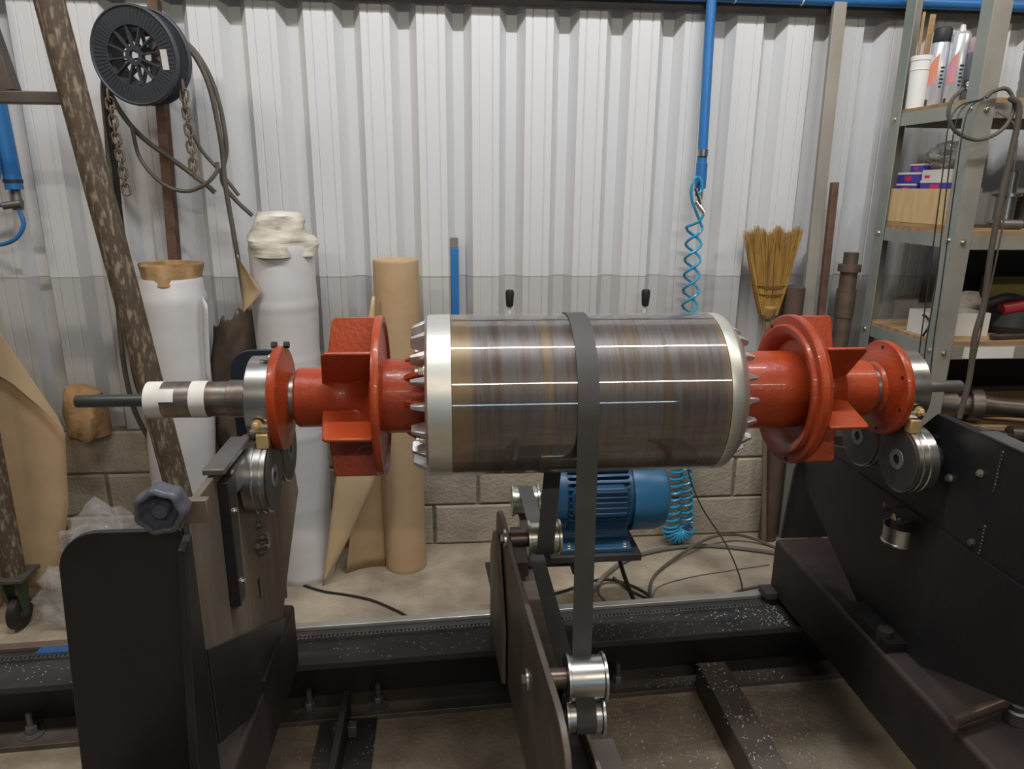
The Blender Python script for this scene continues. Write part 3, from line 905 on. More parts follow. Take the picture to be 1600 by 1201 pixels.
for y, z, r, m in ((1.552, 1.015, 0.0085, black_m), (1.485, 0.935, 0.008, zinc_m), (1.395, 0.985, 0.007, zinc_m), (1.38, 0.82, 0.0075, worn_m)):
    hexbolt('X', (RX + 0.0125, y, z), r, -0.008, tip=0).build('plate_bolt', m, rs)
# stitch weld seam on the upper plate
for z0, z1 in ((0.955, 1.05), (0.80, 0.87)):
    k = 0
    z = z0
    wb = B()
    while z < z1:
        y = 1.345 + 0.012 * sin(z * 3)
        wb.lathe([(0, 0), (0.003, 0.0035), (0.0075, 0.0035), (0.0105, 0)], 'Z', (RX + 0.012, y + random.uniform(-.001, .001), z), 8)
        z += 0.0085
    wb.build('weld_bead', mat('weld_metal', (0.09, 0.09, 0.09), 0.4, 0.7), rs, kind='stuff')
# half-round clamp with two knobs
B().lathe([(-0.024, 0.040), (-0.024, 0.044), (-0.020, 0.044), (-0.018, 0.042), (0.018, 0.042), (0.020, 0.044), (0.024, 0.044), (0.024, 0.040)], 'Z',
          (RX - 0.002, 1.605, 0.728), 30, closed=True, a0=radians(95), a1=radians(265)).build('half_clamp', steel_m, rs)
for y, z in ((1.652, 0.782), (1.585, 0.772)):
    B().lathe([(RX, 0), (RX, 0.005), (RX - 0.010, 0.005), (RX - 0.011, 0.010), (RX - 0.024, 0.011), (RX - 0.028, 0.006), (RX - 0.028, 0)], 'X', (0, y, z), 20).build(
        'clamp_knob', tube_m, rs)
B().prism([(1.630, 0.752), (1.648, 0.752), (1.640, 0.768)], 'X', RX - 0.006, RX - 0.0005).build('clamp_mark', brass_m, rs)
B().lathe([(0.426, 0), (0.426, 0.020), (0.470, 0.020), (0.470, 0.014), (0.472, 0)], 'Z', (1.155, 1.56, 0), 24).build('stop_pin', blackrust_m, rs)
B().lathe([(0.426, 0), (0.426, 0.026), (0.455, 0.026), (0.458, 0.019), (0.47, 0.019), (0.47, 0)], 'Z', (1.290, 1.262, 0), 24).build('clamp_post', worn_m, rs)
B().tube([(1.108, 1.231, 0.462), (1.330, 1.290, 0.474)], 0.0135, 14, smooth=False).build('clamp_handle', tube_m, rs)

# metal chips on rail and floor
rc = random.Random(3)
cbm = B()


def chip(x, y, z, s):
    a = rc.uniform(0, pi)
    l, wd = s * rc.uniform(0.6, 1.5), s * 0.35
    h = s * rc.uniform(0.1, 0.5)
    p = [(x + l * cos(a) * i + wd * sin(a) * j, y + l * sin(a) * i - wd * cos(a) * j, z + 0.0006 + (h if i > 0 else 0)) for i, j in ((-1, -1), (1, -1), (1, 1), (-1, 1))]
    cbm.add(p, [(0, 1, 2, 3)])


for _ in range(1300):
    x = 1.12 - 0.72 * rc.random() ** 1.4
    y = rc.uniform(1.30, 2.0)
    if 0.795 < x < 0.90 and y > 1.935:
        continue
    if 0.795 < x < 0.90:
        z = 0.1
    elif 1.90 + RS * (x - .13) < y:
        z = 0.018
    else:
        z = 0.0
    chip(x, y, z, rc.choice((0.0018, 0.0024, 0.0038)))
for _ in range(330):
    x = 1.12 - 0.75 * rc.random() ** 2 if rc.random() < 0.88 else rc.uniform(-0.45, 0.12)
    chip(x, rc.uniform(1.93, 2.05) + RS * (x - .13), 0.2, rc.choice((0.0018, 0.0032)) if x > 0.85 else 0.002)
for _ in range(300):
    chip(rc.uniform(-0.52, 0.15), rc.uniform(1.35, 1.9), 0.012, 0.002)
for _ in range(40):
    chip(rc.uniform(-1.4, -1.1), rc.uniform(1.87, 1.98), 0.2, 0.0022)
o = tag(cbm.build('metal_chips', chips_m, smooth=0), 'bright metal turnings scattered over the floor and rail', 'swarf')
o['kind'] = 'stuff'

# ================================================================== PIPES ON THE WALL
ap = thing('air_pipe', 'blue compressed air pipe along the wall top with a long vertical drop', 'pipe', (1.035, 2.915, 1.62))
B().tube([(-3.6, 2.963, 2.316), (3.8, 2.963, 2.316)], 0.0212, 20, smooth=False).build('main_run', bluepipe_m, ap)
B().tube([(1.036, 2.958, 2.31), (1.040, 2.935, 1.66)], 0.0195, 20, smooth=False).build('drop_pipe', bluepipe_m, ap)
B().lathe([(1.60, 0), (1.60, 0.0225), (1.66, 0.0225), (1.70, 0.0225), (1.702, 0.0195), (1.702, 0)], 'Z', (1.040, 2.935, 0), 24).build('coupling', bluepipe_m, ap)
B().lathe([(1.726, 0.02), (1.726, 0.0225), (1.752, 0.0225), (1.752, 0.02)], 'Z', (1.0395, 2.935, 0), 24, closed=True).build('pipe_clamp', steel_m, ap)
B().lathe([(1.555, 0), (1.555, 0.012), (1.575, 0.014), (1.60, 0.014), (1.60, 0)], 'Z', (1.040, 2.935, 0), 12).build('fitting', zinc_m, ap)
B().tube([(1.037, 2.93, 1.565), (1.020, 2.90, 1.545), (1.048, 2.885, 1.505)], 0.011, 12, smooth=False).build('quick_coupler', zinc_m, ap)
B().tube([(1.005, 2.895, 1.60), (1.03, 2.887, 1.54)], 0.004, 8, smooth=False).build('valve_lever', cable_m, ap)
for x in (1.13, 1.40):
    B().lathe([(x - 0.003, 0.0208), (x - 0.003, 0.0232), (x + 0.003, 0.0232), (x + 0.003, 0.0208)], 'X', (0, 2.963, 2.316), 24, closed=True).build('cable_tie', white_m, ap)

lp2 = thing('air_pipe', 'short blue air pipe at the far left with valve and hose', 'pipe', (-1.63, 2.94, 1.5))
B().tube([(-1.643, 2.955, 2.292), (-1.622, 2.955, 1.575)], 0.031, 20, smooth=False).build('drop_pipe', bluepipe_m, lp2)
B().lathe([(1.60, 0.030), (1.60, 0.033), (1.612, 0.033), (1.612, 0.030)], 'Z', (-1.623, 2.955, 0), 24, closed=True).build('pipe_tie', ink_m, lp2)
B().lathe([(1.50, 0), (1.50, 0.018), (1.53, 0.022), (1.545, 0.016), (1.575, 0.016), (1.575, 0)], 'Z', (-1.62, 2.955, 0), 10).build('valve', worn_m, lp2)
B().tube([(-1.60, 2.94, 1.525), (-1.66, 2.93, 1.515)], 0.014, 10, smooth=False).build('valve_body', worn_m, lp2)
B().tube([(-1.66, 2.925, 1.518), (-1.75, 2.92, 1.522)], 0.008, 8, smooth=False).build('valve_lever', mat('blue_lever', (0.03, 0.05, 0.32), 0.4), lp2)
B().tube([(-1.612, 2.945, 1.50), (-1.605, 2.94, 1.44), (-1.65, 2.93, 1.385), (-1.74, 2.93, 1.375), (-1.85, 2.93, 1.45)], 0.008, 10).build('air_hose', bluepipe_m, lp2)
B().tube([(-1.64, 2.918, 2.2), (-1.655, 2.92, 1.9), (-1.642, 2.918, 1.65), (-1.70, 2.92, 1.56), (-1.8, 2.93, 1.5)], 0.006, 8).build('thin_hose', bluepipe_m, lp2)

# coiled hose
hp = []


def helix(c0, c1, turns, r, ph, n_per=14, r1=None):
    c0, c1 = Vector(c0), Vector(c1)
    d = (c1 - c0).normalized()
    u = Vector((1, 0, 0)) - d * d.x
    u.normalize()
    v = d.cross(u)
    N_ = int(turns * n_per)
    out = []
    for i in range(N_ + 1):
        t = i / N_
        a = ph + 2 * pi * turns * t
        rr = r if r1 is None else r + (r1 - r) * t
        out.append(c0.lerp(c1, t) + (u * cos(a) + v * sin(a)) * rr)
    return out


chs = thing('coiled_hose', 'coiled cyan air hose hanging on the wall below the blue drop pipe', 'hose', (1.04, 2.93, 0.0))
tp1 = [(1.045, 2.885, 1.50), (1.03, 2.89, 1.47)] + helix((1.025, 2.925, 1.45), (1.040, 2.93, 0.48), 7.5, 0.031, pi)
tp1 += helix((1.033, 2.93, 0.46), (1.018, 2.92, 0.09), 11, 0.029, pi)
# the tight U turn at the bottom
ut = []
for i in range(0, 12 * 9 + 1):
    t = i / (12 * 9)
    a = pi + pi * t
    c = Vector((1.054 + 0.040 * cos(a), 2.915, 0.088 + 0.042 * sin(a)))
    rad = Vector((cos(a), 0, sin(a)))
    q = 2 * pi * 9 * t + pi
    ut.append(c + rad * (0.034 * cos(q)) + Vector((0, 1, 0)) * (0.034 * sin(q)))
tp1 += ut
tp1 += helix((1.094, 2.92, 0.11), (1.062, 2.93, 0.46), 10, 0.027, 0)
tp1 += helix((1.045, 2.93, 0.48), (1.025, 2.925, 1.45), 7.5, 0.031, pi)
tp1 += [(1.00, 2.905, 1.55), (0.992, 2.90, 1.61), (1.01, 2.90, 1.645), (1.03, 2.90, 1.63), (1.033, 2.90, 1.59), (1.01, 2.90, 1.575)]
B().tube(tp1, 0.0060, 7, sub=2).build('hose_coil', hose_m, chs)

# ================================================================== CABLE SPOOL, CHAINS AND CABLES (LEFT)
sp = thing('cable_spool', 'black plastic spoked cable reel hung high on the wall', 'reel', (-1.03, 2.80, 2.02))
SCN = Vector((-1.025, 2.755, 2.02))
SR = Matrix.Translation(SCN) @ Matrix.Rotation(radians(-13), 4, 'Z') @ Matrix.Rotation(radians(6), 4, 'X')


def sput(bb_):
    bb_.v = [tuple(SR @ Vector(v)) for v in bb_.v]
    return bb_


for y0, y1 in ((-0.045, -0.035), (0.03, 0.04)):
    f = sput(B().lathe([(y0, 0.095), (y0, 0.148), (y0 - 0.004, 0.152), (y0, 0.158), (y1, 0.158), (y1, 0.095)], 'Y', (0, 0, 0), 72, closed=True)).build(
        'reel_flange', spool_m, sp)
    for k in range(12):
        a = 2 * pi * k / 12 + 0.12
        sput(B().bar((0.026 * cos(a), y0 + 0.006, 0.026 * sin(a)), (0.092 * cos(a), y0 + 0.006, 0.092 * sin(a)), 0.018, 0.0045)).build('spoke', spool_m, f)
    sput(B().lathe([(y0 - 0.002, 0.017), (y0 - 0.002, 0.030), (y1 + 0.004, 0.030), (y1 + 0.004, 0.017)], 'Y', (0, 0, 0), 36, closed=True)).build('hub_ring', spool_m, f)
    if y0 < 0:
        for k in range(64):
            a = 2 * pi * k / 64
            sput(B().bar((0.100 * cos(a), y0 - 0.0004, 0.100 * sin(a)), (0.142 * cos(a), y0 - 0.0004, 0.142 * sin(a)), 0.0022, 0.0012)).build('flange_rib', spool_m, f)
sput(B().lathe([(-0.036, 0.088), (-0.036, 0.096), (0.031, 0.096), (0.031, 0.088)], 'Y', (0, 0, 0), 48, closed=True)).build('barrel', spool_m, sp)
sput(B().box(0.098, 0.121, -0.047, -0.0455, -0.045, 0.018)).build('paper_label', paper_m, sp)

B().box(-1.085, -1.045, 2.975, 3.012, 0.0, 2.25)
post = B().bar((-1.045, 2.985, 2.25), (-1.125, 2.985, 0.0), 0.05, 0.036).build('wall_post', rust_m, bevel=0.003)
tag(post, 'rusty red-brown post on the wall behind the cable reel', 'post')

LK = B()
ring = [Vector((0.011 * cos(2 * pi * k / 14), 0, 0.011 * sin(2 * pi * k / 14) + (0.008 if sin(2 * pi * k / 14) > 0 else -0.008))) for k in range(14)]
LK.tube(ring, 0.0036, 8, smooth=False, closed=True)
link_me = LK.mesh('link', chain_m, 60)


def chain(name, label, top, n, lean=0.0):
    t = thing(name, label, 'chain', (top[0], top[1], top[2] - n * 0.0275))
    for i in range(n):
        o = bpy.data.objects.new('link', link_me)
        COL.objects.link(o)
        o.parent = t
        o.matrix_parent_inverse = Matrix.Translation(-Vector(t.location))
        o.location = (top[0] + lean * i, top[1], top[2] - i * 0.0285)
        o.rotation_euler = (0, random.uniform(-.12, .12), (0.35 if i % 2 else 1.75))
        o.scale = (1.15, 1.15, 1.12)
    return t


chain('rusty_chain', 'longer rusty chain hanging below the left side of the cable reel', (-1.152, 2.755, 1.895), 12, 0.0016)
chain('rusty_chain', 'shorter rusty chain hanging below the right side of the cable reel', (-0.893, 2.735, 1.925), 11, 0.0006)


def cable(label, pts, r, m=cable2_m, group=None, name='hanging_cable', seg=8, sub=8, cat='cable'):
    return tag(B().tube(pts, r, seg, sub=sub).build(name, m), label, cat, group)


GRP = 'old cables draped over the reel'
LBL = 'dusty brown cable draped over the wall reel and hanging down'
cable('dusty cable loop whose left side nearly reaches the block wall',
      [(-0.93, 2.845, 2.095), (-1.02, 2.84, 2.121), (-1.12, 2.84, 2.08), (-1.2, 2.85, 1.96), (-1.225, 2.87, 1.75), (-1.26, 2.89, 1.4), (-1.285, 2.90, 1.1), (-1.29, 2.90, 0.85),
       (-1.275, 2.93, 0.65), (-1.20, 2.955, 0.48), (-1.06, 2.96, 0.38)], 0.010)
cable('dusty cable beside the left loop, bowing out towards the film roll',
      [(-0.95, 2.865, 2.10), (-1.02, 2.86, 2.121), (-1.13, 2.86, 2.07), (-1.195, 2.87, 1.9), (-1.235, 2.88, 1.6), (-1.27, 2.905, 1.35), (-1.255, 2.905, 1.15), (-1.265, 2.91, 1.0), (-1.265, 2.93, 0.8),
       (-1.22, 2.955, 0.66), (-1.10, 2.96, 0.58)], 0.008)
cable('black cable hanging straight down the left of the reel',
      [(-0.98, 2.84, 2.117), (-1.09, 2.85, 2.095), (-1.17, 2.85, 2.0), (-1.205, 2.86, 1.85), (-1.215, 2.88, 1.65), (-1.23, 2.90, 1.5), (-1.24, 2.915, 1.2), (-1.25, 2.92, 1.02)], 0.012, cable_m)
cable('dusty cable hanging from the right of the reel down to the brown plastic',
      [(-1.06, 2.85, 2.115), (-0.98, 2.85, 2.119), (-0.90, 2.85, 2.07), (-0.842, 2.85, 1.95), (-0.820, 2.86, 1.75), (-0.822, 2.87, 1.6), (-0.81, 2.88, 1.4), (-0.795, 2.89, 1.15), (-0.785, 2.89, 0.9)],
      0.0095)
cable('dusty cable right beside the right hanging one, kinking towards the tall film roll',
      [(-1.06, 2.87, 2.115), (-0.97, 2.87, 2.119), (-0.885, 2.87, 2.06), (-0.825, 2.87, 1.93), (-0.808, 2.88, 1.74), (-0.835, 2.88, 1.62), (-0.80, 2.89, 1.55), (-0.74, 2.90, 1.485)], 0.0085)
cable('thick dusty cable slanting from the left chain down to the tall film roll',
      [(-1.21, 2.87, 1.95), (-1.16, 2.87, 1.84), (-1.10, 2.88, 1.76), (-1.00, 2.89, 1.68), (-0.90, 2.89, 1.60), (-0.87, 2.895, 1.57)], 0.0095)
cable('thin cable sagging in a loop between the two chains',
      [(-1.13, 2.86, 1.80), (-1.11, 2.85, 1.69), (-1.04, 2.85, 1.60), (-0.96, 2.85, 1.575), (-0.89, 2.85, 1.60), (-0.845, 2.855, 1.645), (-0.84, 2.86, 1.68)], 0.0075)
cable('thin cable curving behind the shorter chain',
      [(-0.935, 2.84, 1.98), (-0.93, 2.86, 1.83), (-0.90, 2.87, 1.73), (-0.84, 2.875, 1.65), (-0.78, 2.885, 1.56)], 0.007)

# ================================================================== GANTRY FRAME (LEFT)
gf = thing('gantry_frame', 'mottled rusty tube frame on castors with a long diagonal leg at left', 'frame', (-1.4, 2.4, 0.0))
GD0, GD1 = Vector((-1.175, 2.40, 2.45)), Vector((-0.885, 2.40, 0.06))
B().tube([GD0, GD1], 0.041, 28, smooth=False).build('diagonal_leg', pole_m, gf)
B().box(-0.93, -0.83, 2.33, 2.47, 0.0, 0.06).build('leg_foot', rust_m, gf, bevel=0.004)
B().bar((-2.0, 2.405, 1.845), (-1.118, 2.405, 1.845), 0.05, 0.034).build('cross_bar', armsteel_m, gf, bevel=0.003)
B().bar((-1.29, 2.405, 1.86), (-1.40, 2.405, 2.45), 0.05, 0.055).build('upright_bar', armsteel_m, gf, bevel=0.003)
B().tube([(-1.60, 2.50, 1.15), (-1.605, 2.50, 0.215)], 0.038, 24, smooth=False).build('upright_leg', pole_m, gf)
B().bar((-1.60, 2.50, 1.15), (-1.56, 2.41, 1.85), 0.05, 0.05).build('upright_leg', armsteel_m, gf)
B().box(-1.68, -1.545, 2.44, 2.56, 0.200, 0.215).build('castor_plate', armsteel_m, gf, bevel=0.002)
cw = B().lathe([(-0.018, 0.01), (-0.018, 0.055), (-0.013, 0.062), (0.013, 0.062), (0.018, 0.055), (0.018, 0.01)], 'X', (-1.60, 2.48, 0.062), 36).build('castor_wheel', cable_m, gf)
B().lathe([(-0.020, 0), (-0.020, 0.02), (0.020, 0.02), (0.020, 0)], 'X', (-1.60, 2.48, 0.062), 20).build('wheel_hub', worn_m, cw)
for x in (-1.626, -1.579):
    B().prism([(2.465, 0.05), (2.495, 0.05), (2.53, 0.20), (2.45, 0.20)], 'X', x, x + 0.005).build('castor_fork', mat('green_castor', (0.05, 0.085, 0.05), 0.5, 0.2), gf)

# ================================================================== ROLLS
def lumpy(prof, org, seg, amp, scl, seed=0.0, lean=(0, 0)):
    """lathe about Z with noise on the radius"""
    b_ = B().lathe(prof, 'Z', (0, 0, 0), seg)
    out = []
    for (x, y, z) in b_.v:
        r = hypot(x, y)
        if r > 1e-6:
            q = 1 + amp * mnoise.noise(Vector((x * scl + seed, y * scl, z * scl * 1.3))) / max(r, 0.03) * 0.1
            x, y = x * q, y * q
        out.append((x + org[0] + lean[0] * z, y + org[1] + lean[1] * z, z + org[2]))
    b_.v = out
    return b_


def steps(z0, z1, n, r, j=0.0):
    return [(z0 + (z1 - z0) * i / n, r + random.uniform(-j, j)) for i in range(n + 1)]


f1 = thing('film_roll', 'shorter white stretch film roll with brown cardboard core behind the diagonal pole', 'roll', (-1.085, 2.79, 0))
lumpy([(0, 0), (0, 0.118)] + steps(0.02, 1.17, 24, 0.121, 0.0006) + [(1.20, 0.119), (1.215, 0.112), (1.25, 0.110), (1.262, 0.106), (1.262, 0.06)], (-1.085, 2.79, 0), 56, 0.12, 3,
      lean=(0.042, 0.0)).build('film_wrap', film_m, f1)
lumpy([(1.24, 0.10), (1.24, 0.1035), (1.312, 0.1045), (1.318, 0.10), (1.316, 0.082), (1.285, 0.08), (1.285, 0)], (-1.085, 2.79, 0), 48, 0.25, 14, lean=(0.042, 0)).build('cardboard_core', core_m, f1)
B().grid(lambda u, v: (-0.925 + 0.025 * u + 0.02 * (1 - v), 2.735 - 0.03 * u, 1.20 - v * 0.32 + 0.0 * u - 0.03 * u), 3, 8).build('loose_film_edge', film_m, f1, thick=0.001)

f2 = thing('film_roll', 'taller white stretch film roll with a dirty crumpled plastic top', 'roll', (-0.62, 2.80, 0))
pr2 = [(0, 0), (0, 0.116)]
zz = 0.02
while zz < 1.36:
    bump_ = 0.0030 * max(0, sin(zz * 61) + 0.4 * sin(zz * 23) - 0.55) * (1 if (0.55 < zz < 1.2) else 0.4)
    pr2.append((zz, 0.121 + bump_))
    zz += 0.012
pr2 += [(1.37, 0.122), (1.385, 0.119)]
lumpy(pr2 + [(1.385, 0.0)], (-0.62, 2.80, 0), 60, 0.10, 3, 3.1).build('film_wrap', film_m, f2)
lumpy([(1.345, 0.1215), (1.362, 0.1235), (1.376, 0.1225), (1.384, 0.1245), (1.394, 0.121), (1.402, 0.1225), (1.414, 0.118), (1.426, 0.108), (1.44, 0.097), (1.47, 0.091), (1.49, 0.085), (1.502, 0.07), (1.507, 0.0)],
      (-0.62, 2.80, 0), 64, 0.32, 12, 1.7).build('crumpled_top', filmtop_m, f2)
B().grid(lambda u, v: (-0.752 + 0.080 * u * max(0.02, 1 - (abs(v - .62) / (.62 if v < .62 else .38))), 2.705 - 0.028 * u, 1.355 - v * 0.215), 4, 16).build('paper_flap', kraft_m, f2, thick=0.001)

kr = thing('kraft_paper_roll', 'brown kraft paper roll standing against the wall with a loose sheet', 'roll', (-0.195, 2.83, 0))
lumpy([(0, 0), (0, 0.086), (0.006, 0.088)] + steps(0.02, 1.315, 10, 0.088, 0.0002) + [(1.322, 0.0875), (1.326, 0.085), (1.318, 0.05), (1.31, 0.0)], (-0.195, 2.83, 0), 56, 0.05, 3).build('paper_wrap', kraft_m, kr)


def kfl(u, v):           # v from top to floor, u from the roll outwards
    z = 1.20 * (1 - v)
    wd = 0.004 + 0.16 * v ** 1.1
    x = -0.283 - wd * u
    y = 2.82 + 0.02 * sin(pi * u) * v - 0.05 * u * v
    return (x, y, z + 0.0)


B().grid(kfl, 10, 24).build('loose_sheet', kraft_m, kr, thick=0.001)
def kflap(u, v):        # folded edge in the lit paper tint: narrow at the floor, wide below the fan, closing in at the top of the roll
    z = 0.003 + 1.19 * v
    if v < 0.38:
        t = v / 0.38
        xl, xr, y = -0.531 + 0.078 * t, -0.529 + 0.232 * t ** 0.9, 2.690 - 0.012 * t
    else:
        t = (v - 0.38) / 0.62
        xl, xr, y = -0.453 + 0.170 * t, -0.297 + 0.025 * t, 2.678 + 0.075 * t
    return (xl + (xr - xl) * u, y - 0.012 * sin(pi * u), z)


B().grid(kflap, 8, 30).build('folded_flap', kraftlit_m, kr, thick=0.001)

kl = thing('kraft_paper_roll', 'kraft paper roll at the left frame edge with a hanging torn sheet', 'roll', (-1.86, 2.62, 0))
lumpy([(0, 0), (0, 0.098), (0.006, 0.1)] + steps(0.02, 1.19, 8, 0.10, 0.0002) + [(1.2, 0.0)], (-1.86, 2.62, 0), 48, 0.05, 3).build('paper_wrap', kraft_m, kl)


def ksheet(u, v):        # right edge runs down from a high corner to a bulge and back in
    z = 1.10 - 0.98 * v
    if v < 0.36:
        xr = -1.60 + 0.205 * (v / 0.36)
    elif v < 0.66:
        xr = -1.395 - 0.03 * (v - 0.36) / 0.3
    else:
        xr = -1.425 - 0.085 * (v - 0.66) / 0.34
    x0_ = -1.78
    return (x0_ + (xr - x0_) * u, 2.585 + 0.03 * sin(u * 5 + v) * v + 0.02 * u, z - 0.02 * u)


B().grid(ksheet, 12, 30).build('hanging_sheet', kraft_m, kl, thick=0.001)
fp = [(-1.63, 1.15), (-1.54, 1.10), (-1.40, 0.80), (-1.383, 0.74), (-1.45, 0.83), (-1.53, 0.92), (-1.63, 0.99)]
b = B().prism(fp, 'Y', 2.568, 2.570)
b.build('folded_flap', kraftlit_m, kl)

o = lumpy([(0.0, 0), (0.0, 0.062), (0.02, 0.074), (0.10, 0.078), (0.19, 0.072), (0.215, 0.05), (0.22, 0.0)], (-1.485, 2.925, 0.59), 40, 0.35, 14, 5).build('paper_bundle', mat('crumpled_kraft', (0.40, 0.24, 0.11), 0.75, 0, (0.30, 0.17, 0.075), 20, bump=0.5, bscale=40))
tag(o, 'crumpled brown paper bundle sitting on the block ledge at left', 'paper')

# crumpled brown plastic between the film rolls
def crum(u, v):
    x = -0.945 + 0.20 * u + 0.03 * sin(v * 7)
    z = 1.16 * v
    y = 2.90 + 0.03 * mnoise.noise(Vector((u * 5, v * 11, 0.3))) - 0.05 * sin(pi * u)
    return (x - 0.05 * (v - .5) * (1 - u) * 0, y, z * (1 - 0.08 * (1 - u)) * (1.0 if v < 0.99 else 0.995 - 0.02 * sin(u * 20)))


tag(B().grid(crum, 16, 60).build('plastic_sheet', foil_m, thick=0.002, smooth=25), 'dark brown crumpled plastic sheet standing between the two film rolls', 'sheet')


def blob(c, s, seed, amp=0.35, n=3):
    bm = bmesh.new()
    bmesh.ops.create_icosphere(bm, subdivisions=n, radius=1)
    b_ = B()
    for v in bm.verts:
        d = v.co.normalized()
        q = 1 + amp * mnoise.noise(d * 2.6 + Vector((seed, 0, 0))) + amp * 0.7 * abs(mnoise.noise(d * 6 + Vector((0, seed, 0)))) 
        z = c[2] + d.z * s[2] * q
        b_.v.append((c[0] + d.x * s[0] * q, c[1] + d.y * s[1] * q, max(0.001, z)))
    b_.f = [tuple(v.index for v in f.verts) for f in bm.faces]
    bm.free()
    return b_


pb = thing('plastic_film_bundle', 'bundle of crumpled clear plastic film on the floor at left', 'plastic film', (-1.36, 2.62, 0))
blob((-1.275, 2.50, 0.27), (0.15, 0.065, 0.16), 2.2, 0.4, 4).build('upper_wad', plastic_m, pb, smooth=70)
blob((-1.375, 2.48, 0.12), (0.13, 0.065, 0.13), 5.1, 0.4, 4).build('lower_wad', plastic_m, pb, smooth=70)

# ================================================================== THINGS LEANING ON THE WALL
br = thing('straw_broom', 'worn yellow straw broom standing upside down against the wall', 'broom', (1.45, 2.93, 0))
bt = Vector((1.378, 2.955, 1.435))
rb = random.Random(11)
sb = B()
for i in range(620):
    u = rb.uniform(-1, 1)
    k = rb.uniform(-1, 1)
    zt = 1.432 + rb.uniform(-0.03, 0.012) + 0.012 * sin(u * 9)
    def px_(z):
        t = max(0, min(1, (z - 1.085) / 0.345))
        half = 0.034 + 0.092 * t ** 0.8
        cx = 1.392 - 0.015 * t
        return cx + u * half
    pts = [(px_(z), 2.955 + k * (0.022 - 0.010 * max(0, (z - 1.085) / 0.345)), z) for z in (1.075, 1.15, 1.24, 1.33, zt)]
    pts[-1] = (pts[-1][0] + rb.uniform(-.008, .008), pts[-1][1], pts[-1][2])
    sb.tube(pts, [0.0024, 0.0022, 0.0018, 0.0015, 0.0009], 3, smooth=False, caps=False)
sb.build('bristles', straw_m, br, smooth=0, kind='stuff')
for z, h in ((1.165, 0.078), (1.20, 0.086)):
    t = (z - 1.085) / 0.345
    cx = 1.392 - 0.015 * t
    hw_ = 0.034 + 0.092 * t ** 0.8 + 0.004
    B().tube([(cx - hw_, 2.955, z + 0.004), (cx - hw_ * 0.7, 2.934, z), (cx, 2.929, z - 0.002), (cx + hw_ * 0.7, 2.934, z), (cx + hw_, 2.955, z + 0.004)], 0.0022, 6).build('stitching', stitch_m, br)
B().lathe([(1.055, 0.012), (1.055, 0.020), (1.075, 0.032), (1.105, 0.036), (1.115, 0.03)], 'Z', (1.392, 2.955, 0), 24).build('binding', mat('twine_binding', (0.40, 0.25, 0.08), 0.8, 0, (0.25, 0.14, 0.05), 50, (1, 1, 6)), br)
B().tube([(1.392, 2.955, 1.08), (1.43, 2.93, 0.5), (1.466, 2.90, 0.001)], 0.0115, 12, smooth=False).build('broom_handle', mat('old_handle', (0.22, 0.16, 0.095), 0.65, 0, (0.16, 0.115, 0.07), 12, (1, 1, 0.3)), br)

tag(B().bar((1.548, 2.955, 2.62), (1.585, 2.955, 0.0), 0.022, 0.052).build('flat_bar', flatbar_m, bevel=0.002), 'tall dusty grey flat bar standing on the wall left of the rack', 'steel bar')
tag(B().bar((1.607, 2.925, 1.63), (1.625, 2.90, 0.0), 0.026, 0.028).build('rusty_bar', rust_m, bevel=0.002), 'square rusty brown bar leaning left of the collared shaft', 'steel bar')
st = thing('collared_shaft', 'brown steel shaft with turned collar standing against the rack post', 'shaft', (1.725, 2.90, 0))
B().lathe([(0, 0), (0, 0.036), (1.07, 0.036), (1.07, 0.040), (1.19, 0.040), (1.19, 0.035), (1.265, 0.035), (1.265, 0.047), (1.295, 0.047), (1.297, 0.030), (1.345, 0.030), (1.347, 0)], 'Z',
          (1.715, 2.915, 0), 40).build('shaft_body', mat('brown_turned_steel', (0.21, 0.15, 0.115), 0.45, 0.6, (0.14, 0.10, 0.075), 6, (1, 1, 3)), st)
tag(B().lathe([(0, 0), (0, 0.041), (1.195, 0.041), (1.20, 0.034), (1.20, 0)], 'Z', (1.50, 2.945, 0), 32).build('short_pipe', mat('brown_pipe', (0.13, 0.085, 0.065), 0.6, 0.3, (0.10, 0.065, 0.05), 9)),
    'short dull brown pipe standing behind the broom', 'pipe')
lo = B().lathe([(0, 0), (0, 0.036), (0.60, 0.036), (0.60, 0.05), (0.62, 0.05), (0.62, 0.03), (0.625, 0)], 'Z', (1.60, 2.80, 0), 32)
tag(B().tube([(1.585, 2.80, 0.0), (1.585, 2.80, 0.62)], 0.033, 24, smooth=False).build('short_pipe', core_m), 'short orange-brown tube standing below the orange fan at right', 'pipe')
for x, lab, w_ in ((0.263, 'black gripped lever on the wall above the left half of the rotor', 0.013), (0.842, 'black gripped lever on the wall above the right half of the rotor', 0.013)):
    t = thing('lever_handle', lab, 'lever', (x, 2.98, 0.8))
    B().tube([(x, 3.005, 0.80), (x, 2.975, 0.95), (x, 2.945, 1.13)], 0.0085, 12, smooth=False).build('lever_rod', white_m, t)
    B().lathe([(1.118, 0.0), (1.118, 0.013), (1.125, 0.0155), (1.15, 0.0170), (1.175, 0.019), (1.187, 0.015), (1.19, 0)], 'Z', (x, 2.945, 0), 20).build('grip', cable_m, t)
bs = thing('blue_stick', 'flat blue strip with a bare end standing in a wall groove', 'stick', (0.04, 3.03, 0.6))
B().box(0.022, 0.054, 3.028, 3.055, 0.6, 1.352).build('stick_body', bluepipe_m, bs, bevel=0.002)
B().box(0.020, 0.052, 3.030, 3.055, 1.352, 1.395).build('bare_end', mat('dull_end', (0.20, 0.18, 0.16), 0.7), bs, bevel=0.002)

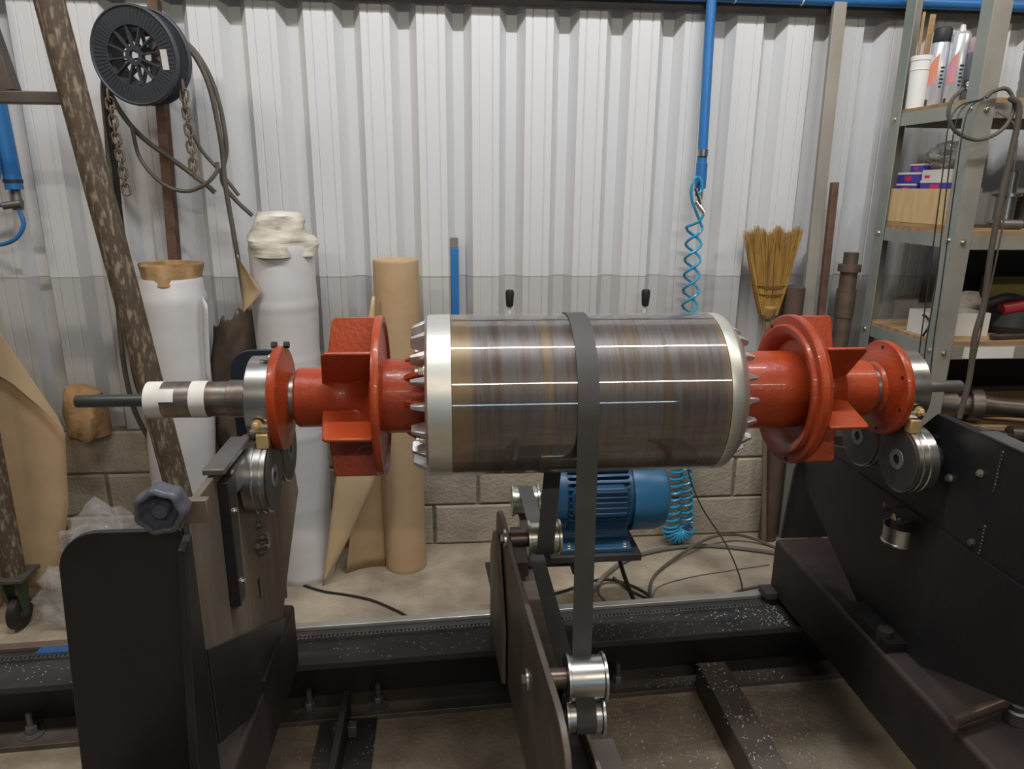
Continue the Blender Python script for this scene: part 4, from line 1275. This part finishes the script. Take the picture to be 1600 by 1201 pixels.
# ================================================================== RACK
rk = thing('storage_rack', 'green-grey bolted angle iron shelving rack at the right edge', 'shelving', (2.3, 2.62, 0))
X0, X1, YF, YB = 1.785, 2.95, 2.40, 2.885


def angle_post(x, y, sx, sy):
    b_ = B().box(min(x, x + sx * 0.065), max(x, x + sx * 0.065), min(y, y + sy * 0.004), max(y, y + sy * 0.004), 0, 2.7)
    b_.build('post_flange', rackb_m, rk, bevel=0.001)
    b_ = B().box(min(x, x + sx * 0.004), max(x, x + sx * 0.004), min(y + sy * 0.004, y + sy * 0.062), max(y + sy * 0.004, y + sy * 0.062), 0, 2.7)
    return b_.build('post', rack_m, rk, bevel=0.001)


angle_post(X0, YF, 1, 1)
angle_post(X0, YB, 1, -1)
angle_post(X1, YF, -1, 1)
angle_post(X1, YB, -1, -1)
LEV = (1.905, 1.465, 1.065, 0.73)
for i, z in enumerate(LEV):
    B().box(X0 + 0.0045, X0 + 0.008, YF + 0.064, YB - 0.064, z - 0.062, z - 0.014).build('side_rail', rack_m, rk)
    B().box(X0 + 0.066, X1 - 0.066, YF + 0.005, YF + 0.009, z - 0.066, z - 0.016).build('front_rail', rackb_m, rk)
    B().box(X0 + 0.066, X1 - 0.066, YB - 0.009, YB - 0.005, z - 0.062, z - 0.014).build('back_rail', rack_m, rk)
    B().box(X0 + 0.009, X1 - 0.009, YF + 0.010, YB - 0.010, z - 0.022, z).build('shelf_board', ply_m, rk, bevel=0.001)
    for y in (YF + 0.03, YB - 0.03):
        hexbolt('X', (X0, y, z - 0.035), 0.008, -0.008, tip=0).build('rack_bolt', zinc_m, rk)
    hexbolt('Y', (X0 + 0.035, YF, z - 0.04), 0.008, -0.008, tip=0).build('rack_bolt', zinc_m, rk)
B().box(2.20, X1, YB - 0.004, YB + 0.003, 0.73, 1.46).build('back_board', dark_m, rk)

B().box(1.90, 2.10, YF + 0.0035, YF + 0.0048, LEV[2] - 0.064, LEV[2] - 0.020).build('paper_strip', paper_m, rk)
# --- top shelf
Z = LEV[0]
tb = thing('plastic_tub', 'white plastic tub holding wooden sticks at the left of the top shelf', 'tub', (1.845, 2.80, Z))
B().lathe([(0, 0), (0, 0.034), (0.136, 0.0365), (0.138, 0.0385), (0.141, 0.0385), (0.142, 0.037), (0.170, 0.037), (0.172, 0.039), (0.187, 0.039), (0.189, 0.036), (0.10, 0.0345), (0.01, 0.033), (0.01, 0)],
          'Z', (1.826, 2.80, Z), 40).build('tub_body', white_m, tb)
for dx, dy, lean, h, wd, nm in ((-0.012, 0.01, 0.0, 0.345, 0.010, 'a'), (0.006, 0.0, 0.012, 0.335, 0.022, 'b')):
    s_ = B().bar((1.826 + dx, 2.80 + dy, Z + 0.012), (1.826 + dx + lean, 2.80 + dy, Z + h), 0.006, wd)
    tag(s_.build('wooden_stick', wood_m, bevel=0.001), 'thin dark wooden stick at the left in the white tub' if nm == 'a' else 'wider pale wooden paint stick in the white tub', 'stick')


def spray(label, x, y, body, cap, h, lab, capped=True, cat='can'):
    t = thing('spray_can', label, cat, (x, y, Z), None)
    r = 0.0325
    c = B().lathe([(0, 0), (0, r - 0.002), (0.003, r), (h, r), (h + 0.003, r - 0.002), (h + 0.012, r - 0.010), (h + 0.014, 0.014), (h + 0.018, 0.013), (h + 0.018, 0)], 'Z', (x, y, Z), 40).build('can_body', body, t)
    if capped:
        B().lathe([(h + 0.002, r - 0.001), (h + 0.004, r), (h + 0.05, r - 0.002), (h + 0.054, r - 0.005), (h + 0.054, 0)], 'Z', (x, y, Z), 32).build('cap', cap, t)
    else:
        B().lathe([(h + 0.016, 0.0), (h + 0.016, 0.012), (h + 0.036, 0.008), (h + 0.038, 0)], 'Z', (x, y, Z), 20).build('nozzle', white_m, t)
    aim = atan2(-y, -x)                                  # printed side faces the workshop
    if lab is not None:
        def patch(u, v):
            a = aim - 0.95 + 0.95 * u
            z = 0.075 + 0.075 * v + 0.03 * u * (0.4 + v)
            return (x + (r + 0.0006) * cos(a), y + (r + 0.0006) * sin(a), Z + z)
        B().grid(patch, 10, 4).build('label_patch', lab, t)
        for k in range(6):
            zz_ = 0.07 + k * 0.0135
            def bar_(u, v, zz_=zz_, k=k):
                a = aim + 0.30 + (0.30 + 0.08 * (k % 3)) * u
                return (x + (r + 0.0006) * cos(a), y + (r + 0.0006) * sin(a), Z + zz_ + 0.0065 * v)
            B().grid(bar_, 5, 1).build('label_print', ink_m, t)
        def sq(u, v):
            a = aim - 1.0 + 0.35 * u
            return (x + (r + 0.0006) * cos(a), y + (r + 0.0006) * sin(a), Z + 0.008 + 0.022 * v)
        B().grid(sq, 5, 1).build('label_print', ink_m, t)
    return t


spray('silver spray can with black cap and orange label patch on the top shelf', 1.872, 2.765, can_m, ink_m, 0.228, orangelab_m)
spray('uncapped silver spray can with white nozzle and pink label patch on the top shelf', 1.912, 2.715, can_m, ink_m, 0.248, pinklab_m, False)
t = spray('dark grey spray can with clear pinkish cap beside the rack post', 1.950, 2.665, candark_m, mat('pinkish_clear_cap', (0.55, 0.42, 0.44), 0.3), 0.18, None)
aim = atan2(-2.665, -1.950)
for k, (da, zz_) in enumerate(((-0.45, 0.075), (-0.05, 0.080), (-0.3, 0.062))):
    def dot(u, v):
        a = aim + da + 0.035 / 0.0325 * 0.25 * (v * cos(2 * pi * u))
        return (1.950 + 0.0332 * cos(a), 2.665 + 0.0332 * sin(a), Z + zz_ + 0.008 * v * sin(2 * pi * u))
    B().grid(dot, 12, 1).build('label_print', white_m, t)
B().grid(lambda u, v: (1.950 + 0.0331 * cos(aim - 1.0 + 1.4 * u), 2.665 + 0.0331 * sin(aim - 1.0 + 1.4 * u), Z + 0.05 + 0.04 * v), 8, 1).build('label_band', ink_m, t)
o = B().prism([(-0.014, 0), (0.014, 0), (0.016, 0.20), (0.004, 0.262), (-0.012, 0.235)], 'Y', 0, 0.006)
o.v = [(x + 1.945, y + 2.83, z + Z + 0.03) for x, y, z in o.v]
tag(o.build('wooden_stick', wood_m), 'split wooden stick standing behind the uncapped spray can', 'stick')
jt = thing('storage_bin', 'hazy grey translucent container at the right end of the top shelf', 'container', (2.19, 2.60, Z))
B().lathe([(0, 0), (0, 0.085), (0.02, 0.09), (0.035, 0.087), (0.05, 0.09), (0.065, 0.087), (0.08, 0.09), (0.095, 0.087), (0.11, 0.09), (0.18, 0.09), (0.19, 0.082), (0.19, 0)], 'Z', (2.19, 2.60, Z), 40).build('bin_body', jar_m, jt)
ct = thing('white_carton', 'white carton with green stripe standing on the hazy container', 'box', (2.19, 2.58, Z + 0.19))
B().box(2.10, 2.27, 2.54, 2.64, Z + 0.1905, Z + 0.33).build('carton_body', white_m, ct, bevel=0.002)
B().box(2.10, 2.27, 2.5390, 2.5398, Z + 0.192, Z + 0.212).build('green_stripe', green_m, ct)
o = blob((2.08, 2.52, Z + 0.045), (0.055, 0.05, 0.045), 3.3, 0.15)
hl = B().tube([(1.715, 2.385, 1.925), (1.675, 2.375, 1.89), (1.668, 2.37, 1.84), (1.70, 2.365, 1.79), (1.78, 2.36, 1.765), (1.86, 2.36, 1.80), (1.895, 2.37, 1.87), (1.865, 2.375, 1.925), (1.82, 2.38, 1.92), (1.80, 2.385, 1.90)], 0.0065, 8)
tag(hl.build('hanging_cable', cable2_m), 'grey cable looped round the near rack post at the top shelf', 'cable')
tag(B().tube([(1.865, 2.36, 1.90), (1.90, 2.35, 1.85), (1.885, 2.34, 1.6), (1.88, 2.335, 1.4), (1.885, 2.33, 1.22), (1.87, 2.325, 1.1), (1.875, 2.32, 0.95), (1.86, 2.315, 0.80)], 0.0105, 8).build('hanging_cable', mat('brown_rope', (0.085, 0.07, 0.052), 0.7)),
    'thick brown cable hanging down the right of the near rack post', 'cable')
for x, lab, dx in ((1.676, 'leftmost thin wire hanging across the front of the rack', 0.0), (1.697, 'second thin wire from the left across the rack', 0.006), (1.725, 'thin wire hanging nearest the near rack post', 0.0)):
    tag(B().tube([(1.80, 2.3965, 1.90 - 0.012 * dx), (x - 0.02, 2.335, 1.84), (x - 0.03, 2.32, 1.62), (x - 0.025 + dx, 2.31, 1.30), (x - 0.02, 2.305, 1.05), (x - 0.005, 2.30, 0.86)], 0.0022, 6).build('hanging_wire', cable_m), lab, 'wire')
tag(B().tube([(1.86, 2.40, 1.86), (1.90, 2.34, 1.78), (1.905, 2.335, 1.5), (1.895, 2.33, 1.2), (1.875, 2.32, 0.82)], 0.003, 6).build('hanging_wire', cable2_m), 'thin dusty wire hanging beside the thick brown cable', 'wire')

# --- second shelf
Z = LEV[1]
wb_ = thing('wooden_box', 'open pine board box on the middle shelf holding blue cartons', 'box', (1.95, 2.64, Z))
xa, xb, ya, yb = 1.800, 1.905, 2.485, 2.858
B().box(xa, xa + 0.012, ya, yb, Z + 0.014, Z + 0.142).build('side_board', pinebox_m, wb_, bevel=0.001)
B().box(xb - 0.012, xb, ya, yb, Z + 0.014, Z + 0.142).build('side_board', pinebox_m, wb_, bevel=0.001)
B().box(xa + 0.0125, xb - 0.0125, ya, ya + 0.012, Z + 0.014, Z + 0.142).build('end_board', pinebox_m, wb_, bevel=0.001)
B().box(xa + 0.0125, xb - 0.0125, yb - 0.012, yb, Z + 0.014, Z + 0.142).build('end_board', pinebox_m, wb_, bevel=0.001)
B().box(xa, xb, ya, yb, Z + 0.001, Z + 0.0135).build('base_board', wood_m, wb_)
B().box(xa + 0.0125, xb - 0.0125, ya + 0.0125, yb - 0.0125, Z + 0.014, Z + 0.126).build('filler_block', wood_m, wb_)


def carton(label, x0, x1, y0, y1, z0, h, white_top=False, mark=0.3):
    t = thing('bearing_carton', label, 'box', ((x0 + x1) / 2, (y0 + y1) / 2, z0))
    B().box(x0, x1, y0, y1, z0 + 0.0005, z0 + h).build('carton_body', bluebox_m, t, bevel=0.001)
    B().box(x0 - 0.0006, x1 + 0.0006, y0 - 0.0006, y1 + 0.0006, z0 + h * 0.82, z0 + h + 0.0008).build('white_lid_edge', paper_m, t)
    yc = y0 + (y1 - y0) * 0.5
    ww_ = (y1 - y0) * mark * 0.5
    B().box(x0 - 0.0012, x0 - 0.0004, yc - ww_, yc + ww_, z0 + h * 0.25, z0 + h * 0.68).build('red_mark', redink_m, t)
    return t


zb = Z + 0.126
carton('lower blue carton with red mark at the far end of the wooden box', 1.822, 1.882, 2.715, 2.838, zb, 0.034)
carton('middle blue carton stacked at the far end of the wooden box', 1.822, 1.882, 2.70, 2.838, zb + 0.035, 0.042)
carton('small blue carton on top of the stack', 1.832, 1.88, 2.70, 2.78, zb + 0.078, 0.030)
carton('wide blue carton at the near end of the wooden box', 1.822, 1.886, 2.52, 2.69, zb, 0.046)
t = thing('bearing_carton', 'white carton with a red mark on top of the wide blue one', 'box', (1.855, 2.6, zb + 0.0472))
B().box(1.826, 1.884, 2.525, 2.692, zb + 0.0474, zb + 0.085).build('carton_body', paper_m, t, bevel=0.001)
B().box(1.8250, 1.8256, 2.645, 2.675, zb + 0.055, zb + 0.065).build('red_mark', redink_m, t)
tag(blob((1.872, 2.625, zb + 0.134), (0.05, 0.085, 0.045), 8.8, 0.35, 4).build('plastic_bag', mat('smoky_plastic', (0.30, 0.28, 0.25), 0.15, 0, (0.2, 0.18, 0.16), 8, alpha=0.6), smooth=15),
    'crumpled smoky plastic bag on top of the cartons', 'bag')
cks = thing('steel_chuck', 'stepped shiny steel tool holder standing on the middle shelf', 'tool holder', (2.115, 2.60, Z))
B().lathe([(0, 0), (0, 0.05), (0.02, 0.05), (0.03, 0.034), (0.115, 0.034), (0.117, 0.05), (0.127, 0.05), (0.129, 0.028), (0.205, 0.028), (0.208, 0.024), (0.208, 0)], 'Z', (2.115, 2.60, Z), 40).build('holder_body', steel_m, cks)
cks2 = B().lathe([(0, 0), (0, 0.035), (0.10, 0.035), (0.105, 0.03), (0.13, 0.028), (0.13, 0)], 'Z', (2.21, 2.62, Z), 32)
tag(cks2.build('steel_bushing', oil_m), 'plain dark steel bushing right of the shiny tool holder', 'bushing')
tag(B().tube([(2.02, 2.50, Z + 0.018), (2.10, 2.49, Z + 0.018)], 0.018, 16, smooth=False).build('steel_pin', worn_m), 'small steel pin lying beside the tool holder', 'pin')
tag(B().lathe([(-0.05, 0), (-0.05, 0.032), (0.05, 0.032), (0.05, 0)], 'X', (2.22, 2.50, Z + 0.033), 24).build('tape_roll', mat('purple_grey', (0.12, 0.085, 0.10), 0.6)), 'dull purple-grey roll lying at the shelf front', 'roll')

# --- third shelf
Z = LEV[2]
wx = thing('white_box', 'open white cardboard tray on the lower shelf behind the rack post', 'box', (1.93, 2.56, Z))
for a_ in ((1.815, 2.06, 2.50, 2.504, Z + 0.001, Z + 0.088), (1.815, 2.06, 2.62, 2.624, Z + 0.001, Z + 0.088), (1.815, 1.819, 2.5045, 2.6195, Z + 0.001, Z + 0.088), (2.056, 2.06, 2.5045, 2.6195, Z + 0.001, Z + 0.088)):
    B().box(*a_).build('tray_side', paper_m, wx)
B().box(1.8195, 2.0555, 2.5045, 2.6195, Z + 0.001, Z + 0.004).build('tray_base', paper_m, wx)
gt = thing('angle_grinder', 'black and red power tool lying on the lower shelf at the right edge', 'power tool', (2.2, 2.60, Z))
B().lathe([(0.0, 0), (0.0, 0.075), (0.03, 0.095), (0.075, 0.088), (0.10, 0.05), (0.105, 0)], 'Z', (2.20, 2.58, Z + 0.002), 32).build('tool_head', ink_m, gt)
B().tube([(2.13, 2.54, Z + 0.095), (2.24, 2.53, Z + 0.11), (2.36, 2.54, Z + 0.085)], 0.026, 16).build('tool_handle', redtool_m, gt)
B().tube([(2.08, 2.56, Z + 0.115), (2.15, 2.55, Z + 0.14), (2.22, 2.56, Z + 0.13)], 0.018, 14).build('grip', ink_m, gt)
tag(B().tube([(1.80, 2.50, Z + 0.004), (1.79, 2.46, Z + 0.06), (1.82, 2.55, Z + 0.075), (1.86, 2.66, Z + 0.02), (1.88, 2.70, Z + 0.006), (1.90, 2.60, Z + 0.004)], 0.004, 6).build('cable_coil', cable_m), 'thin black cable lying left of the white tray', 'cable')
tag(B().tube([(2.02, 2.43, Z + 0.012), (2.2, 2.44, Z + 0.012), (2.45, 2.42, Z + 0.012)], 0.011, 10).build('steel_rod', oil_m), 'dark steel rod lying along the front of the lower shelf', 'rod')
tag(B().box(2.28, 2.60, 2.80, 2.86, Z + 0.001, Z + 0.19).build('yellow_strip', mat('dull_yellow', (0.20, 0.17, 0.05), 0.7)), 'dull yellow board behind the power tool', 'board')
tag(blob((2.13, 2.74, Z + 0.07), (0.08, 0.06, 0.06), 4.4, 0.3).build('crumpled_paper', paper_m, smooth=20), 'crumpled white paper behind the white tray', 'paper')

# --- bottom shelf: heavy turned shafts
Z = LEV[3]
for lab, a_, b_, r, col_ in (('big collared dark shaft lying on the bottom shelf', (1.875, 2.53, Z + 0.0685), (2.5, 2.30, Z + 0.0685), 0.042, 1),
                             ('slim bright shaft lying in front of the collared one', (1.84, 2.35, Z + 0.005), (2.35, 2.17, Z + 0.005), 0.022, 0),
                             ('stubby dark shaft at the right edge of the bottom shelf', (2.02, 2.26, Z + 0.023), (2.5, 2.175, Z + 0.023), 0.040, 0)):
    t = thing('machined_shaft', lab, 'shaft', ((a_[0] + b_[0]) / 2, (a_[1] + b_[1]) / 2, Z))
    A_, Bv = Vector(a_), Vector(b_)
    L_ = (Bv - A_).length
    d_ = (Bv - A_).normalized()
    q_ = Vector((1, 0, 0)).rotation_difference(d_).to_matrix().to_4x4()
    prof = [(0, 0), (0, r * 0.8), (L_ * 0.12, r * 0.8), (L_ * 0.12, r), (L_ * 0.6, r), (L_ * 0.6, r * 0.82), (L_, r * 0.82), (L_, 0)]
    if col_:
        prof = [(0, 0), (0, r * 1.35), (0.10, r * 1.35), (0.10, r), (0.15, r), (0.15, r * 1.55), (0.19, r * 1.6), (0.195, r * 1.1), (0.25, r * 0.9), (L_, r * 0.82), (L_, 0)]
    m4 = Matrix.Translation(A_) @ q_
    bb2 = B().lathe(prof, 'X', (0, 0, 0), 40)
    bb2.v = [tuple(m4 @ Vector(v)) for v in bb2.v]
    bb2.build('shaft_body', oil_m, t)
tag(B().box(1.80, 2.9, 2.12, 2.385, 0.0, Z - 0.018).build('steel_crate', dark_m, bevel=0.004), 'dark steel crate in front of the rack carrying the shafts', 'crate')

# ================================================================== FLOOR CABLES
Zf = 0.006
cable('black cable snaking over the floor in front of the film rolls', [(-0.70, 2.74, Zf), (-0.62, 2.69, Zf), (-0.52, 2.63, Zf), (-0.42, 2.595, Zf), (-0.32, 2.55, Zf), (-0.24, 2.49, Zf), (-0.175, 2.43, Zf), (-0.12, 2.36, Zf)], 0.005, cable_m, name='floor_cable')
cable('thick black motor cable sloping from the motor down to the floor', [(0.60, 2.42, 0.36), (0.635, 2.44, 0.27), (0.68, 2.45, 0.13), (0.72, 2.43, 0.03), (0.75, 2.39, 0.008), (0.77, 2.30, 0.008)], 0.0085, cable_m, name='motor_cable')
cable('black cable trailing below the motor beside the thick one', [(0.30, 2.50, Zf), (0.45, 2.55, Zf), (0.62, 2.63, Zf), (0.72, 2.60, Zf), (0.79, 2.52, Zf), (0.80, 2.47, Zf), (0.74, 2.53, Zf), (0.68, 2.62, 0.02)], 0.0055, cable_m, name='floor_cable')
cable('thin brown cable curling below the belt', [(0.62, 2.46, 0.004), (0.60, 2.53, 0.004), (0.63, 2.60, 0.004), (0.70, 2.61, 0.004)], 0.0035, cable2_m, name='floor_cable')
cable('grey air hose running along the floor to the right stand', [(0.55, 2.50, 0.011), (0.66, 2.66, 0.011), (0.80, 2.79, 0.011), (0.98, 2.86, 0.011), (1.18, 2.875, 0.011), (1.38, 2.82, 0.011), (1.62, 2.72, 0.011)], 0.0095, greyhose_m, name='air_hose', cat='hose')
cable('brown cable arching from the rail up over the grey hose', [(0.80, 2.44, 0.007), (0.82, 2.55, 0.007), (0.88, 2.66, 0.007), (1.02, 2.78, 0.022), (1.20, 2.88, 0.05), (1.35, 2.91, 0.04), (1.48, 2.86, 0.007), (1.52, 2.74, 0.007)], 0.0065, cable2_m, name='floor_cable')
cable('faint thin string lying across the floor towards the right stand', [(0.80, 2.46, 0.003), (0.86, 2.56, 0.003), (1.00, 2.62, 0.003), (1.18, 2.66, 0.003), (1.40, 2.70, 0.003)], 0.0025, greyhose_m, name='floor_string', cat='string')
cable('cable loop on the floor beside the right stand', [(1.08, 2.36, 0.006), (1.10, 2.44, 0.006), (1.18, 2.50, 0.006), (1.32, 2.53, 0.006), (1.42, 2.50, 0.006)], 0.005, cable2_m, name='floor_cable')
cable('smaller cable loop nearest the right stand', [(1.33, 2.43, 0.006), (1.36, 2.50, 0.006), (1.45, 2.53, 0.006)], 0.005, cable2_m, name='floor_cable')
cable('thin black wire dangling past the coiled hose to the floor', [(1.00, 2.885, 1.0), (1.035, 2.87, 0.55), (1.05, 2.84, 0.40), (1.09, 2.76, 0.27), (1.17, 2.65, 0.14), (1.19, 2.52, 0.05), (1.15, 2.38, 0.004), (1.12, 2.33, 0.004)], 0.0035, cable_m, name='sensor_wire', cat='wire')
